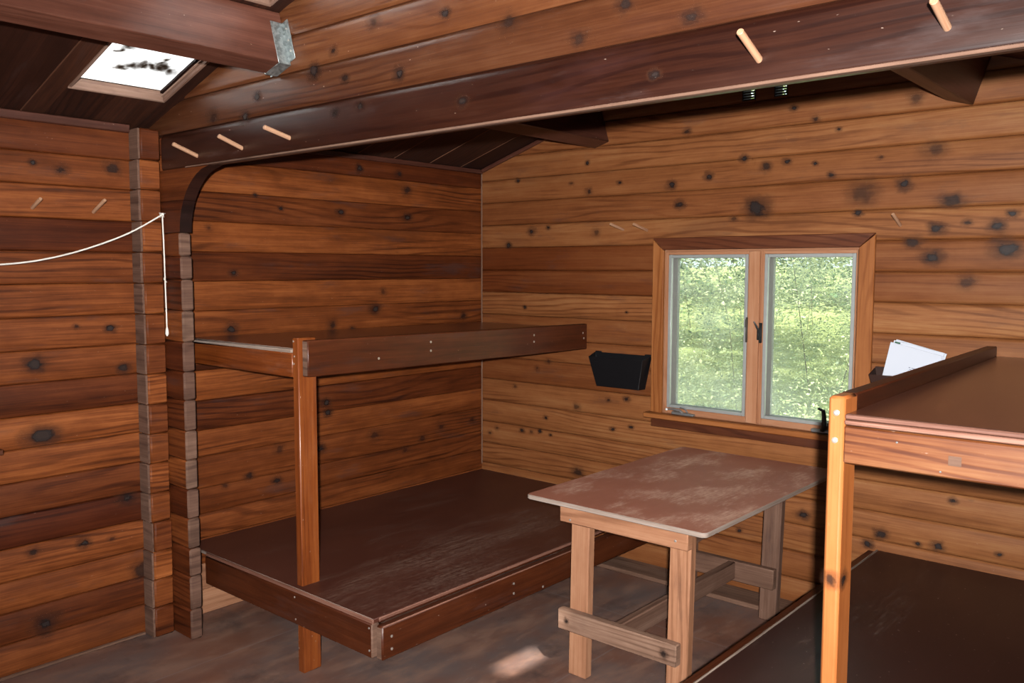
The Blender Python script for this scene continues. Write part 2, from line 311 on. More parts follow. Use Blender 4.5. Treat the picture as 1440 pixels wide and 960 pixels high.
# ------------------------------------------------------------------ geometry
class MB:
    """collects pieces; build() links them as one mesh object"""
    def __init__(s): s.v = []; s.f = []; s.uv = []; s.mi = []; s.tone = []; s.seed = []
    def add(s, verts, faces, uvs, mats=None, tone=0.7, seed=None):
        b = len(s.v); seed = random.random() if seed is None else seed
        s.v += [tuple(p) for p in verts]
        s.tone += (list(tone) if isinstance(tone, (list, tuple)) else [tone] * len(verts))
        s.seed += [seed] * len(verts)
        for i, f in enumerate(faces):
            s.f.append([b + j for j in f]); s.uv.append(uvs[i]); s.mi.append(mats[i] if mats else 0)
    def box(s, lo, hi, grain=0, ch=0.003, tone=0.7, mat=0, end=None, xf=None, seed=None):
        lo = Vector(lo); hi = Vector(hi); c = (lo + hi) / 2; h = (hi - lo) / 2
        ch = min(ch, *(0.45 * x for x in h))
        end = mat if end is None else end
        V = []; idx = {}
        for sx in (-1, 1):
            for sy in (-1, 1):
                for sz in (-1, 1):
                    sg = (sx, sy, sz)
                    for a in range(3):
                        p = Vector([sg[i] * (h[i] if i == a else h[i] - ch) for i in range(3)])
                        idx[(sg, a)] = len(V); V.append(p)
        F = []
        for a in range(3):
            o = [i for i in range(3) if i != a]
            for sa in (-1, 1):
                q = []
                for t in ((-1, -1), (1, -1), (1, 1), (-1, 1)):
                    sg = [0, 0, 0]; sg[a] = sa; sg[o[0]] = t[0]; sg[o[1]] = t[1]
                    q.append(idx[(tuple(sg), a)])
                F.append(q)
        for e in range(3):       # edges running along e
            o = [i for i in range(3) if i != e]
            for t in ((-1, -1), (1, -1), (1, 1), (-1, 1)):
                q = []
                for se, a in ((-1, o[0]), (-1, o[1]), (1, o[1]), (1, o[0])):
                    sg = [0, 0, 0]; sg[e] = se; sg[o[0]] = t[0]; sg[o[1]] = t[1]
                    q.append(idx[(tuple(sg), a)])
                F.append(q)
        for sx in (-1, 1):
            for sy in (-1, 1):
                for sz in (-1, 1):
                    F.append([idx[((sx, sy, sz), a)] for a in range(3)])
        FF = []; U = []; Mi = []
        for f in F:
            p = [V[i] for i in f]
            nr = (p[1] - p[0]).cross(p[2] - p[0]); ctr = sum(p, Vector()) / len(p)
            if nr.dot(ctr) < 0: f = f[::-1]; nr = -nr
            ax = max(range(3), key=lambda i: abs(nr[i]))
            if ax == grain:
                o = [i for i in range(3) if i != grain]
                U.append([(V[i][o[0]] + c[o[0]], V[i][o[1]] + c[o[1]]) for i in f]); Mi.append(end)
            else:
                o = [i for i in range(3) if i not in (grain, ax)][0]
                U.append([(V[i][grain] + c[grain], V[i][o] + c[o] + 0.37 * ax) for i in f]); Mi.append(mat)
            FF.append(f)
        P = [p + c for p in V]
        if xf: P = [xf(p) for p in P]
        s.add(P, FF, U, Mi, tone, seed)
    def prism(s, prof, axis, a0, a1, tone=0.7, mat=0, end=None, seed=None, taper=None):
        """closed outline (in the two axes other than `axis`) swept along the axis, grain along the axis"""
        o = [i for i in range(3) if i != axis]; n = len(prof)
        end = mat if end is None else end
        P = []
        for a in (a0, a1):
            for (p, q) in prof:
                w = [0, 0, 0]; w[axis] = a; w[o[0]] = p; w[o[1]] = q; P.append(Vector(w))
        area = sum(prof[i][0] * prof[(i + 1) % n][1] - prof[(i + 1) % n][0] * prof[i][1] for i in range(n))
        d = [0.0]
        for i in range(n): d.append(d[-1] + math.dist(prof[i], prof[(i + 1) % n]))
        F = []; U = []; Mi = []
        flip = (area > 0) != (axis == 1)
        for i in range(n):
            j = (i + 1) % n
            f = [i, j, n + j, n + i]; u = [(a0, d[i]), (a0, d[i + 1]), (a1, d[i + 1]), (a1, d[i])]
            if not flip: f.reverse(); u.reverse()
            F.append(f); U.append(u); Mi.append(mat)
        f0 = list(range(n)); f1 = list(range(n, 2 * n))
        u0 = [prof[i] for i in f0]; u1 = list(u0)
        if flip: f0.reverse(); u0.reverse()
        else: f1.reverse(); u1.reverse()
        F += [f0, f1]; U += [u0, u1]; Mi += [end, end]
        s.add(P, F, U, Mi, tone if not isinstance(tone, (list, tuple)) else [tone[0]] * n + [tone[1]] * n, seed)
    def tube(s, pts, r, seg=8, tone=0.7, mat=0, cap=None, closed_ends=True):
        cap = mat if cap is None else cap
        pts = [Vector(p) for p in pts]; P = []; F = []; U = []; Mi = []
        up = Vector((0.13, 0.31, 0.94)); L = 0.0; Ls = []
        for i, p in enumerate(pts):
            t = (pts[min(i + 1, len(pts) - 1)] - pts[max(i - 1, 0)]).normalized()
            if abs(t.dot(up)) > 0.97: up = Vector((0.9, 0.2, 0.1))
            a = t.cross(up).normalized(); b = t.cross(a)
            rr = r[i] if isinstance(r, (list, tuple)) else r
            for j in range(seg):
                w = 2 * math.pi * j / seg
                P.append(p + a * (rr * math.cos(w)) + b * (rr * math.sin(w)))
            if i: L += (p - pts[i - 1]).length
            Ls.append(L)
        for i in range(len(pts) - 1):
            for j in range(seg):
                q = (j + 1) % seg
                F.append([i * seg + j, (i + 1) * seg + j, (i + 1) * seg + q, i * seg + q][::-1])
                U.append([(Ls[i], j * .01), (Ls[i + 1], j * .01), (Ls[i + 1], j * .01 + .01), (Ls[i], j * .01 + .01)][::-1]); Mi.append(mat)
        if closed_ends:
            F.append(list(range(seg))); U.append([(.01 * math.cos(j), .01 * math.sin(j)) for j in range(seg)]); Mi.append(cap)
            k = (len(pts) - 1) * seg
            F.append(list(range(k, k + seg))[::-1]); U.append([(.01 * math.cos(j), .01 * math.sin(j)) for j in range(seg)]); Mi.append(cap)
        s.add(P, F, U, Mi, tone)
    def knots(s, plane_fn, lst, mat, stretch=1.35, flip=False):
        for (a, z, r) in lst:
            R = r * 2.1; n = 16; st = stretch * random.uniform(0.85, 1.15)
            P = [plane_fn(a, z)]; uv = [(0, 0)]
            for j in range(n):
                w = 2 * math.pi * j / n
                P.append(plane_fn(a + R * st * math.cos(w), z + R * math.sin(w))); uv.append((math.cos(w), math.sin(w)))
            F = []; U = []
            for j in range(n):
                f = [0, 1 + j, 1 + (j + 1) % n]
                if flip: f.reverse()
                F.append(f); U.append([uv[i] for i in f])
            s.add(P, F, U, [mat] * n, random.choice((0.5, 0.7, 0.85, 0.95, 1.0)))
    def build(s, name, mats, parent=None, clip=(), sharp=38, smooth=True):
        me = bpy.data.meshes.new(name)
        me.from_pydata(s.v, [], s.f)
        uvl = me.uv_layers.new(name='UVMap')
        flat = []
        for u in s.uv:
            for q in u: flat += [q[0], q[1]]
        uvl.data.foreach_set('uv', flat)
        for nm, vals in (('tone', s.tone), ('seed', s.seed)):
            at = me.attributes.new(nm, 'FLOAT', 'POINT'); at.data.foreach_set('value', vals)
        me.polygons.foreach_set('material_index', s.mi)
        for m in (mats if isinstance(mats, (list, tuple)) else [mats]): me.materials.append(MAT[m])
        if clip:
            bm = bmesh.new(); bm.from_mesh(me)
            for co, no in clip:
                bmesh.ops.bisect_plane(bm, geom=bm.verts[:] + bm.edges[:] + bm.faces[:], plane_co=co, plane_no=no, clear_outer=True, dist=1e-5)
            bm.to_mesh(me); bm.free()
        if smooth:
            me.polygons.foreach_set('use_smooth', [True] * len(me.polygons))
            me.set_sharp_from_angle(angle=math.radians(sharp))
        me.update()
        o = bpy.data.objects.new(name, me); C.objects.link(o)
        if parent: o.parent = parent
        return o

def thing(name, label, cat, loc=(0, 0, 0), group=None):
    o = bpy.data.objects.new(name, None); C.objects.link(o); o.location = loc
    o.empty_display_size = 0.1
    o['label'] = label; o['category'] = cat
    if group: o['group'] = group
    return o
def adopt(root, *objs):
    """parts are modelled in room coordinates; hang them under the thing's base"""
    for o in objs:
        o.parent = root; o.location = -Vector(root.location)
def tag(o, label, cat, group=None):
    o['label'] = label; o['category'] = cat
    if group: o['group'] = group
    return o
def struct(o): o['kind'] = 'structure'; return o

# ------------------------------------------------------------------ the shell
RIDGE = 1.85; SL = 0.31; Z0 = 2.262
def roof(x): return Z0 + SL * x if x < RIDGE else Z0 + SL * RIDGE - SL * (x - RIDGE)
XR, YF = 4.15, -5.30
ROOFCLIP = [((0, 0, Z0 + 0.006), Vector((-SL, 0, 1))), ((RIDGE, 0, roof(RIDGE) + 0.006), Vector((SL, 0, 1)))]

def log_profile(z0, z1, plane, d, depth=0.085, groove=0.010, rnd=0.012, bulge=0.002, c0=True, c1=True):
    """outline of one log course: rounded edges towards the room (d = +1/-1)"""
    p = []
    if c0: p += [(plane - d * groove, z0), (plane - d * groove * 0.28, z0 + rnd * 0.42), (plane, z0 + rnd)]
    else: p += [(plane, z0)]
    p += [(plane + d * bulge, (z0 + z1) / 2)]
    if c1: p += [(plane, z1 - rnd), (plane - d * groove * 0.28, z1 - rnd * 0.42), (plane - d * groove, z1)]
    else: p += [(plane, z1)]
    p += [(plane - d * depth, z1), (plane - d * depth, z0)]
    return p

def log_wall(mb, axis, plane, d, a0, a1, bounds, tones, openings=(), mat=0, end=1, **kw):
    for i in range(len(bounds) - 1):
        zb, zt = bounds[i], bounds[i + 1]
        t = tones[i] if i < len(tones) else 0.5
        sd = random.random(); jit = random.uniform(-0.002, 0.002)
        mt = mat
        if isinstance(t, str): mt = 3; t = float(t)
        tt = t if isinstance(t, tuple) else (t, t)
        cuts = [(a0, a1, zb, zt)]
        for (o0, o1, oz0, oz1) in openings:
            nc = []
            for (s0, s1, za, zc) in cuts:
                if oz1 <= za + 1e-4 or oz0 >= zc - 1e-4 or o1 <= s0 or o0 >= s1: nc.append((s0, s1, za, zc)); continue
                if s0 < o0: nc.append((s0, o0, za, zc))
                if o1 < s1: nc.append((o1, s1, za, zc))
                if oz0 > za + 1e-4: nc.append((max(s0, o0), min(s1, o1), za, oz0))
                if oz1 < zc - 1e-4: nc.append((max(s0, o0), min(s1, o1), oz1, zc))
            cuts = nc
        for (s0, s1, za, zc) in cuts:
            f = lambda a: tt[0] + (tt[1] - tt[0]) * (a - a0) / (a1 - a0)
            pr = log_profile(za, zc, plane + d * jit, d, c0=abs(za - zb) < 1e-4, c1=abs(zc - zt) < 1e-4, **kw)
            mb.prism(pr, axis, s0, s1, (f(s0), f(s1)), mt, end, seed=sd)

K_LEFT = [(-2.528,2.05,0.02),(-2.639,2.066,0.0132),(-2.318,2.074,0.0272),(-2.664,1.263,0.0296),(-2.304,1.212,0.0238),(-2.356,1.389,0.0169),(-2.497,1.405,0.01),(-2.649,0.97,0.0399),(-2.702,0.494,0.0204),(-2.501,0.481,0.0207),(-2.384,0.472,0.014),(-2.256,0.301,0.0393),(-2.671,0.179,0.0418),(-2.312,0.638,0.0244),(-0.982,2.187,0.0199),(-0.696,2.18,0.0207),(-0.637,2.096,0.0292),(-1.116,1.944,0.0195),(-0.633,1.939,0.0208),(-1.879,1.837,0.0142),(-1.629,2.004,0.011),(-1.484,1.947,0.0112),(-1.759,1.625,0.0144),(-0.821,1.518,0.0203),(-0.884,1.424,0.0281),(-0.172,1.356,0.0221),(-1.778,1.352,0.0288),(-1.18,1.343,0.0271),(-1.046,1.321,0.0158),(-1.23,0.936,0.0233),(-1.217,0.88,0.0195),(-1.526,0.737,0.0264),(-1.271,0.696,0.0234),(-0.895,0.714,0.0286),(-0.529,0.64,0.0258),(-0.374,0.687,0.0219),(-0.671,0.593,0.0211),(-1.701,0.625,0.0186),(-1.543,0.574,0.019),(-1.83,0.603,0.0147),(-0.097,0.694,0.0181)]
K_BACK = [(0.303,2.178,0.0131),(0.832,2.081,0.0205),(0.706,2.136,0.0125),(1.038,2.12,0.012),(1.364,2.088,0.0232),(0.82,2.245,0.0124),(1.417,1.982,0.023),(0.41,1.868,0.0215),(0.884,1.852,0.0244),(0.541,1.889,0.0127),(0.23,1.79,0.0176),(0.362,1.414,0.013),(1.095,1.409,0.0079),(0.546,1.097,0.017),(0.459,1.052,0.0172),(1.103,0.926,0.016),(0.979,0.909,0.0122),(0.759,0.845,0.0209),(0.284,0.923,0.0132),(0.527,0.756,0.0129),(1.01,0.746,0.0122),(1.133,0.773,0.012),(0.768,0.463,0.0296),(0.342,0.655,0.0132),(0.416,0.655,0.0131),(0.483,0.668,0.013),(0.565,0.656,0.0086),(0.137,0.643,0.0136),(0.076,0.608,0.0137),(2.643,2.162,0.0346),(2.208,2.083,0.0143),(2.425,2.146,0.0105),(2.13,2.141,0.0108),(2.234,2.287,0.0107),(2.356,1.993,0.0563),(2.53,2.018,0.0278),(2.728,1.937,0.0308),(2.334,1.902,0.0141),(2.671,1.825,0.024),(2.787,1.845,0.0136),(2.9,1.83,0.0237),(2.957,1.877,0.0169),(2.661,1.703,0.0309),(2.938,1.733,0.0372),(2.581,1.768,0.0276),(2.795,1.594,0.0307),(2.562,2.39,0.0281),(1.845,1.949,0.0477),(1.887,2.142,0.0257),(1.578,2.118,0.0189),(2.018,2.408,0.0146),(2.126,2.344,0.0145),(1.991,2.161,0.0146),(1.771,2.192,0.0186),(1.451,2.356,0.0154),(1.721,1.898,0.0149),(2.487,0.444,0.0253),(2.729,0.436,0.0214),(2.432,0.386,0.0182),(2.784,0.65,0.014),(2.647,0.431,0.0107),(2.968,0.454,0.0105),(2.123,0.465,0.0222),(1.792,0.32,0.0115)]
K_HEAD = [(2.485,2.311,0.0175),(2.677,2.248,0.0166),(2.343,2.254,0.0179),(2.097,2.338,0.0213),(1.638,2.262,0.0166),(1.367,2.284,0.0127),(1.913,2.143,0.0132),(1.444,2.186,0.0124),(1.52,2.441,0.0174),(1.196,2.332,0.0213),(1.846,2.412,0.0114),(1.308,2.385,0.013),(2.575,2.128,0.0093),(1.311,2.178,0.0128),(0.529,2.249,0.0248),(0.843,2.291,0.0144),(0.758,2.224,0.0176)]

# left wall: front room courses and alcove courses
BL_F = [0.0, .135, .263, .391, .525, .655, .789, .921, 1.052, 1.185, 1.316, 1.449, 1.583, 1.717, 1.85, 1.985, 2.112, 2.245]
TL_F = [.5, .34, .6, .66, .06, .36, .85, .85, .3, .6, .62, .66, .55, .2, .75, .55, .3]
BL_A = [0.0, .12, .245, .369, .487, .609, .76, .886, 1.028, 1.17, 1.317, 1.449, 1.587, 1.726, 1.866, 2.005, 2.148, 2.255]
TL_A = ['.9', '.7', .6, .5, .45, .5, .62, .3, .95, .42, .6, .75, .28, .85, .42, .72, .2]
mb = MB()
log_wall(mb, 1, 0.0, 1, YF, -2.15, BL_F, TL_F, groove=0.008, rnd=0.008, bulge=0.001)
log_wall(mb, 1, 0.0, 1, -2.15, 0.085, BL_A, TL_A, groove=0.006, rnd=0.007, bulge=0.001)
mb.knots(lambda a, z: Vector((0.0065, a, z)), K_LEFT, 2)
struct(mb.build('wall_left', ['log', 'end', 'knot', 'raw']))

# back wall with the window opening and two vent slots
ZB = [0.0, .135, .27, .407, .540, .678, .815, .952, 1.095, 1.225, 1.362, 1.502, 1.638, 1.778, 1.915, 2.055, 2.192, 2.33, 2.465, 2.60, 2.735, 2.87]
TB = [.5, .5, (.5, .7), (.5, .75), (.52, .8), (.55, .9), (.52, .85), (.28, .6), (.38, .65), (.32, .75), (.5, .95), (.10, .62), (.05, .72), (.5, .85), (.36, .62), (.44, .72), (.46, .85), (.4, .6), .5, .5, .5]  # board tones; right ends also lifted to carry sheen and haze
WIN = (1.325, 2.355, .868, 1.750)
VENTS = [(1.752, 1.822, 2.472, 2.578), (1.917, 1.985, 2.472, 2.578)]
mb = MB()
log_wall(mb, 0, 0.0, -1, -0.085, XR, ZB, TB, [WIN] + VENTS, groove=0.011, rnd=0.014, bulge=0.003)
mb.knots(lambda a, z: Vector((a, -0.0065, z)), K_BACK, 2)
struct(mb.build('wall_back', ['logback', 'end', 'knot'], clip=ROOFCLIP))

# right wall and the wall behind the camera, with an unseen doorway added for fill light
mb = MB()
log_wall(mb, 1, XR, -1, YF, 0.085, [0.137 * i for i in range(16)] + [2.12], [random.uniform(.3, .8) for _ in range(16)], groove=0.008, rnd=0.01)
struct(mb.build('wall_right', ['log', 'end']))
mb = MB()
log_wall(mb, 0, YF, 1, -0.085, XR, [0.137 * i for i in range(22)], [random.uniform(.3, .8) for _ in range(22)], [(2.2, 3.15, 0.0, 2.0)], groove=0.008, rnd=0.01)
struct(mb.build('wall_front', ['log', 'end'], clip=ROOFCLIP))
mb = MB()
for x0, x1, z0, z1 in ((2.12, 2.2, 0, 2.08), (3.15, 3.23, 0, 2.08), (2.2, 3.15, 2.0, 2.08)):
    mb.box((x0, YF + 0.003, z0), (x1, YF + 0.025, z1), 2 if z1 - z0 > 1 else 0, tone=.6)
struct(mb.build('door_fill', ['casingdark']))

# partition between the rooms: log ends, arched bracket logs, header, gable
PY, PT = -2.15, 0.055       # face towards the camera, thickness
ZS = [0.0] + [.133 * i for i in range(1, 14)] + [1.80]
mb = MB()
tn = [.35, .6, .95, .35, .6, .75, .8, .45, .9, .45, .45, .75, .45, .7, .5, .7, .3]
for i in range(17):             # short logs standing proud on the left wall
    z0, z1 = BL_F[i], BL_F[i + 1]
    jx = random.uniform(-.004, .004)
    mb.box((0.0, -2.238 + jx, z0 + .001), (0.092 + jx, PY, z1 - .001), 1, 0.007, tn[i], 0, 0)
    mb.box((0.004, -2.246 + jx, z0 + .002), (0.086 + jx, -2.236, z1 - .002), 0, 0.004, .5, 1, 1)
tn2 = [.25, .3, .3, .55, .2, .8, .5, .3, .2, .15, .8, .3, .12, .45, .3]
zz = [0.0, .138, .29, .415, .55, .68, .81, .94, 1.075, 1.20, 1.33, 1.465, 1.60, 1.70, 1.80]
for i in range(14):             # ends of the partition logs
    jx = random.uniform(-.006, .006)
    mb.box((0.02, PY, zz[i] + .001), (0.236 + jx, PY + PT, zz[i + 1] - .001), 0, 0.007, tn2[i], 0, 1)
# two logs cut to the curve of the arch
def arch(z0, z1, n=9):
    pts = []
    for i in range(n + 1):
        z = z0 + (z1 - z0) * i / n
        s = min(1.0, max(0.0, (z - 1.80) / 0.27)); t = math.asin(s)
        pts.append((0.525 - 0.288 * math.cos(t), z))
    return [(0.02, z1), (0.02, z0)] + pts
for za, zc, tt in ((1.801, 1.934, .2), (1.936, 2.069, .4)):
    i0 = len(mb.mi); ap = arch(za, zc); mb.prism(ap, 1, PY, PY + PT, tt, 0, 0)
    for q in range(2, len(ap) - 1): mb.mi[i0 + q] = 3
struct(mb.build('wall_partition', ['log', 'end', 'knot', 'tar']))
mb = MB()
HZ = [2.070, 2.222, 2.353, 2.481, 2.610, 2.740, 2.87]
HT = [.10, .5, .95, 1.0, .9, .8]
def head_prof(z0, z1):
    p = [(PY + .006, z0 + .0), (PY + .001, z0 + .006), (PY, z0 + .012), (PY, z1 - .026), (PY + .004, z1 - .012), (PY + .011, z1 - .003), (PY + .014, z1), (PY + PT, z1), (PY + PT, z0)]
    return p
for i in range(6):
    mb.prism(head_prof(HZ[i], HZ[i + 1]), 0, 0.0 if i else 0.10, XR - 0.002, HT[i], 0, 1)
mb.box((0.30, PY - .003, 2.066), (XR - .002, PY + .02, 2.074), 0, .002, .75, 1, 1)   # paler strip on the lower arris
mb.knots(lambda a, z: Vector((a, PY - .0035, z)), [(a, z, r * 1.25) for a, z, r in K_HEAD], 2)
struct(mb.build('wall_gable', ['gable', 'end', 'knot'], clip=ROOFCLIP))

# floor and the low plank along the back wall
mb = MB()
mb.box((-0.085, YF - 0.085, -0.08), (XR + .085, 0.085, 0.0), 0, .001)
struct(mb.build('floor', ['floor']))
mb = MB()
mb.box((0.004, -0.178, 0.0), (XR - .004, -0.004, 0.024), 0, .004, .6, 0, 0)
struct(mb.build('baseboard_back', ['rawgrey']))
mb = MB()
mb.box((0.001, -5.2, 0.0), (0.016, -2.25, 0.012), 1, .004, .5, 0, 0)
struct(mb.build('baseboard_left', ['rawgrey']))

# ceiling boards running up each slope; openings for the skylights
SKY = [(.245, .93, -2.592, -2.205), (1.02, 1.50, -2.592, -2.205)]
SUN_GAP = (3.343, 3.424, -2.68, -2.40)  # unseen roof slot added to drop a sun stripe on the floor
ys = [YF - .3, -5.05, -4.78, -4.5, -4.24, -3.97, -3.70, -3.42, -3.16, -2.95, -2.68, -2.592, -2.40, -2.205, -2.02, -1.80, -1.52, -1.27, -1.0, -.74, -.46, -.2, 0.085, .4]
mb = MB()
def plank(x0, x1, y0, y1, t, sd):
    T = .07
    pr = [(x0, roof(x0 + 1e-6)), (x1, roof(x1 - 1e-6)), (x1, roof(x1 - 1e-6) + T), (x0, roof(x0 + 1e-6) + T)]
    # outline in x,z swept along y, grain up the slope
    n = 4; P = [Vector((p[0], y, p[1])) for y in (y0, y1) for p in pr]
    F = [[0, 1, 5, 4], [1, 2, 6, 5], [2, 3, 7, 6], [3, 0, 4, 7], [3, 2, 1, 0], [4, 5, 6, 7]]
    U = []
    for f in F: U.append([(P[i].x, P[i].y + P[i].z * .2) for i in f])
    mb.add(P, F, U, None, t, sd)
for i in range(len(ys) - 1):
    y0, y1 = ys[i] + .0004, ys[i + 1] - .0004
    y0, y1 = ys[i], ys[i + 1]
    cuts = [(-.4, RIDGE)]
    for (x0, x1, a, b) in SKY:
        if a <= y0 + 1e-3 and y1 - 1e-3 <= b:
            nc = []
            for (c0, c1) in cuts:
                if x1 <= c0 or x0 >= c1: nc.append((c0, c1)); continue
                if c0 < x0: nc.append((c0, x0))
                if x1 < c1: nc.append((x1, c1))
            cuts = nc
    t = random.uniform(.15, .95); sd = random.random()
    for (c0, c1) in cuts: plank(c0, c1, y0, y1, t, sd)
    t = random.uniform(.2, .9); sd = random.random()
    if SUN_GAP[2] <= y0 + 1e-3 and y1 - 1e-3 <= SUN_GAP[3]:
        plank(RIDGE, SUN_GAP[0], y0, y1, t, sd); plank(SUN_GAP[1], XR + .4, y0, y1, t, sd)
    else: plank(RIDGE, XR + .4, y0, y1, t, sd)
for yy in ys[2:-2]:            # bare arris showing at the joints of the boards
    if yy in (-2.592, -2.205, -2.40): continue
    for (xa, xb) in ((0.0, RIDGE - .01), (RIDGE + .01, XR)):
        if xa > 1 and SUN_GAP[2] - .01 < yy < SUN_GAP[3] + .01: continue
        mb.box((xa, yy, -.0025), (xb, yy + .005, .001), 0, .0006, random.uniform(.2, .9), 1, 1, xf=lambda p: Vector((p.x, p.y, p.z + roof(p.x))))
struct(mb.build('ceiling', ['ceil', 'dust'], smooth=False))
mb = MB()
mb.box((0.002, YF + .01, 2.228), (0.020, -2.245, 2.264), 1, .004, .5)
mb.box((0.002, -2.09, 2.236), (0.018, -0.004, 2.264), 1, .004, .4)
struct(mb.build('trim_1', ['beam']))
mb = MB()
mb.box((.0065, -0.0135, .40), (.0135, -0.0065, 2.25), 2, .002, .9)
struct(mb.build('trim_3', ['rawgrey']))
mb = MB()
mb.box((.02, -0.024, 0), (RIDGE, -0.002, 0.022), 0, .003, .5, xf=lambda p: Vector((p.x, p.y, p.z - .024 + roof(p.x))))
struct(mb.build('trim_2', ['beam']))

# skylights: lining boards, sheet
def skylight(n, x0, x1, y0, y1):
    e = struct(bpy.data.objects.new('window_%d' % n, None)); C.objects.link(e); e.location = (x0, y0, roof(x0))
    up = lambda p: Vector((p.x, p.y, p.z + roof(p.x)))
    m = MB(); w = .012
    m.box((x0, y0, -.006), (x0 + w, y1, .0705), 1, .002, .9, xf=up)
    m.box((x1 - w, y0, -.006), (x1, y1, .0705), 1, .002, .7, xf=up)
    m.box((x0 + w, y1 - w, -.008), (x1 - w, y1, .0705), 0, .002, .5, xf=up)
    m.box((x0 + w, y0, -.006), (x1 - w, y0 + w, .0705), 0, .002, .5, xf=up)
    o1 = m.build('lining', ['lining'])
    m = MB()
    m.box((x0 + w + .0005, y0 + w + .0005, .036), (x1 - w - .0005, y1 - w - .0005, .039), 0, .0005, .5, xf=up)
    o2 = m.build('skylight_sheet', ['sheet'])
    m = MB()
    m.box((x0 + w + .001, y1 - w - .008, .010), (x1 - w - .001, y1 - w - .0005, .016), 0, .001, .9, xf=up)
    m.box((x0 + w + .001, y1 - w - .012, .024), (x1 - w - .001, y1 - w - .0005, .0355), 0, .001, .0, 1, 1, xf=up)
    m.box((x0 + w + .0005, y0 + w + .02, .0335), (x0 + w + .004, y1 - w - .012, .0358), 1, .001, .0, 1, 1, xf=up)
    o3 = m.build('edge_strip', ['lining', 'tar'])
    adopt(e, o1, o2, o3)
skylight(2, *SKY[0]); skylight(3, *SKY[1])

# ------------------------------------------------------------------ roof beams
def roof_beam(label, y0, y1, xc, hanger=False, width=.088, tilt=SL, depth=.205, tone=.6):
    zc = roof(xc)
    t = thing('roof_beam', label, 'beam', (xc, (y0 + y1) / 2, zc - .2))
    ang = math.atan(tilt)
    ca, sa = math.cos(ang), math.sin(ang)
    def xf(p):      # lean with the roof slope
        return Vector((xc + ca * p.x - sa * p.z, p.y, zc + sa * p.x + ca * p.z))
    m = MB(); m.box((-width / 2, y0, -depth), (width / 2, y1, -.001), 1, .004, tone, 0, 1, xf=xf)
    o = m.build('timber', ['beam', 'end']); adopt(t, o)
    if hanger:
        m = MB(); g = .0025; h = width / 2 + g
        m.box((h - g, y1 - .052, -depth - g), (h, y1 - .001, -.045), 2, .0005, xf=xf)
        m.box((-h, y1 - .052, -depth - g), (-h + g, y1 - .001, -.045), 2, .0005, xf=xf)
        m.box((-h, y1 - .052, -depth - g), (h, y1 - .001, -depth), 0, .0005, xf=xf)
        m.box((h, y1 - .0035, -depth + .01), (h + .034, y1 - .001, -.045), 2, .0005, xf=xf)
        m.box((-h - .034, y1 - .0035, -depth + .01), (-h, y1 - .001, -.045), 2, .0005, xf=xf)
        hg = m.build('joist_hanger', ['galv']); adopt(t, hg); hg['label'] = 'galvanised steel joist hanger'
        m = MB()
        for zz_ in (-.16, -.12, -.075):
            m.tube([xf(Vector((h + .018, y1 - .0035, zz_))), xf(Vector((h + .018, y1 - .006, zz_)))], .0035, 8)
        nh = m.build('hanger_nails', ['nail']); nh.parent = hg
    return t
roof_beam('reddish-brown roof beam under the skylights, ending in a grey steel hanger', YF + .002, PY, .955, True, tone=.75)
roof_beam('short dark roof beam meeting the window wall above the upper left bunk', PY + PT, -.011, .862, tone=.5, width=.10)
roof_beam('dark roof beam meeting the window wall above the right bunk', PY + PT, -.011, 2.80, tone=.4, tilt=-SL, width=.112)

# ------------------------------------------------------------------ gable vents
for i, (x0, x1, z0, z1) in enumerate(VENTS):
    lab = ['small slatted vent under the roof, nearer the alcove corner', 'small slatted vent under the roof, nearer the dark roof beam on the right'][i]
    t = thing('gable_vent', lab, 'vent', (x0, 0, z0), 'slatted vents in the gable')
    m = MB(); b = .006
    m.box((x0, -.004, z0), (x0 + b, .082, z1), 2, .001); m.box((x1 - b, -.004, z0), (x1, .082, z1), 2, .001)
    m.box((x0 + b, -.004, z0), (x1 - b, .082, z0 + b), 0, .001); m.box((x0 + b, -.004, z1 - b), (x1 - b, .082, z1), 0, .001)
    fr = m.build('vent_frame', ['slat']); adopt(t, fr)
    z = z0 + b + .004
    while z < z1 - .016:
        m = MB()
        m.box((x0 + b + .0005, .0, z), (x1 - b - .0005, .03, z + .0072), 0, .0008, xf=lambda p, z=z: Vector((p.x, p.y, p.z + (p.y) * .24)))
        s_ = m.build('slat', ['slat']); adopt(t, s_)
        z += .0128

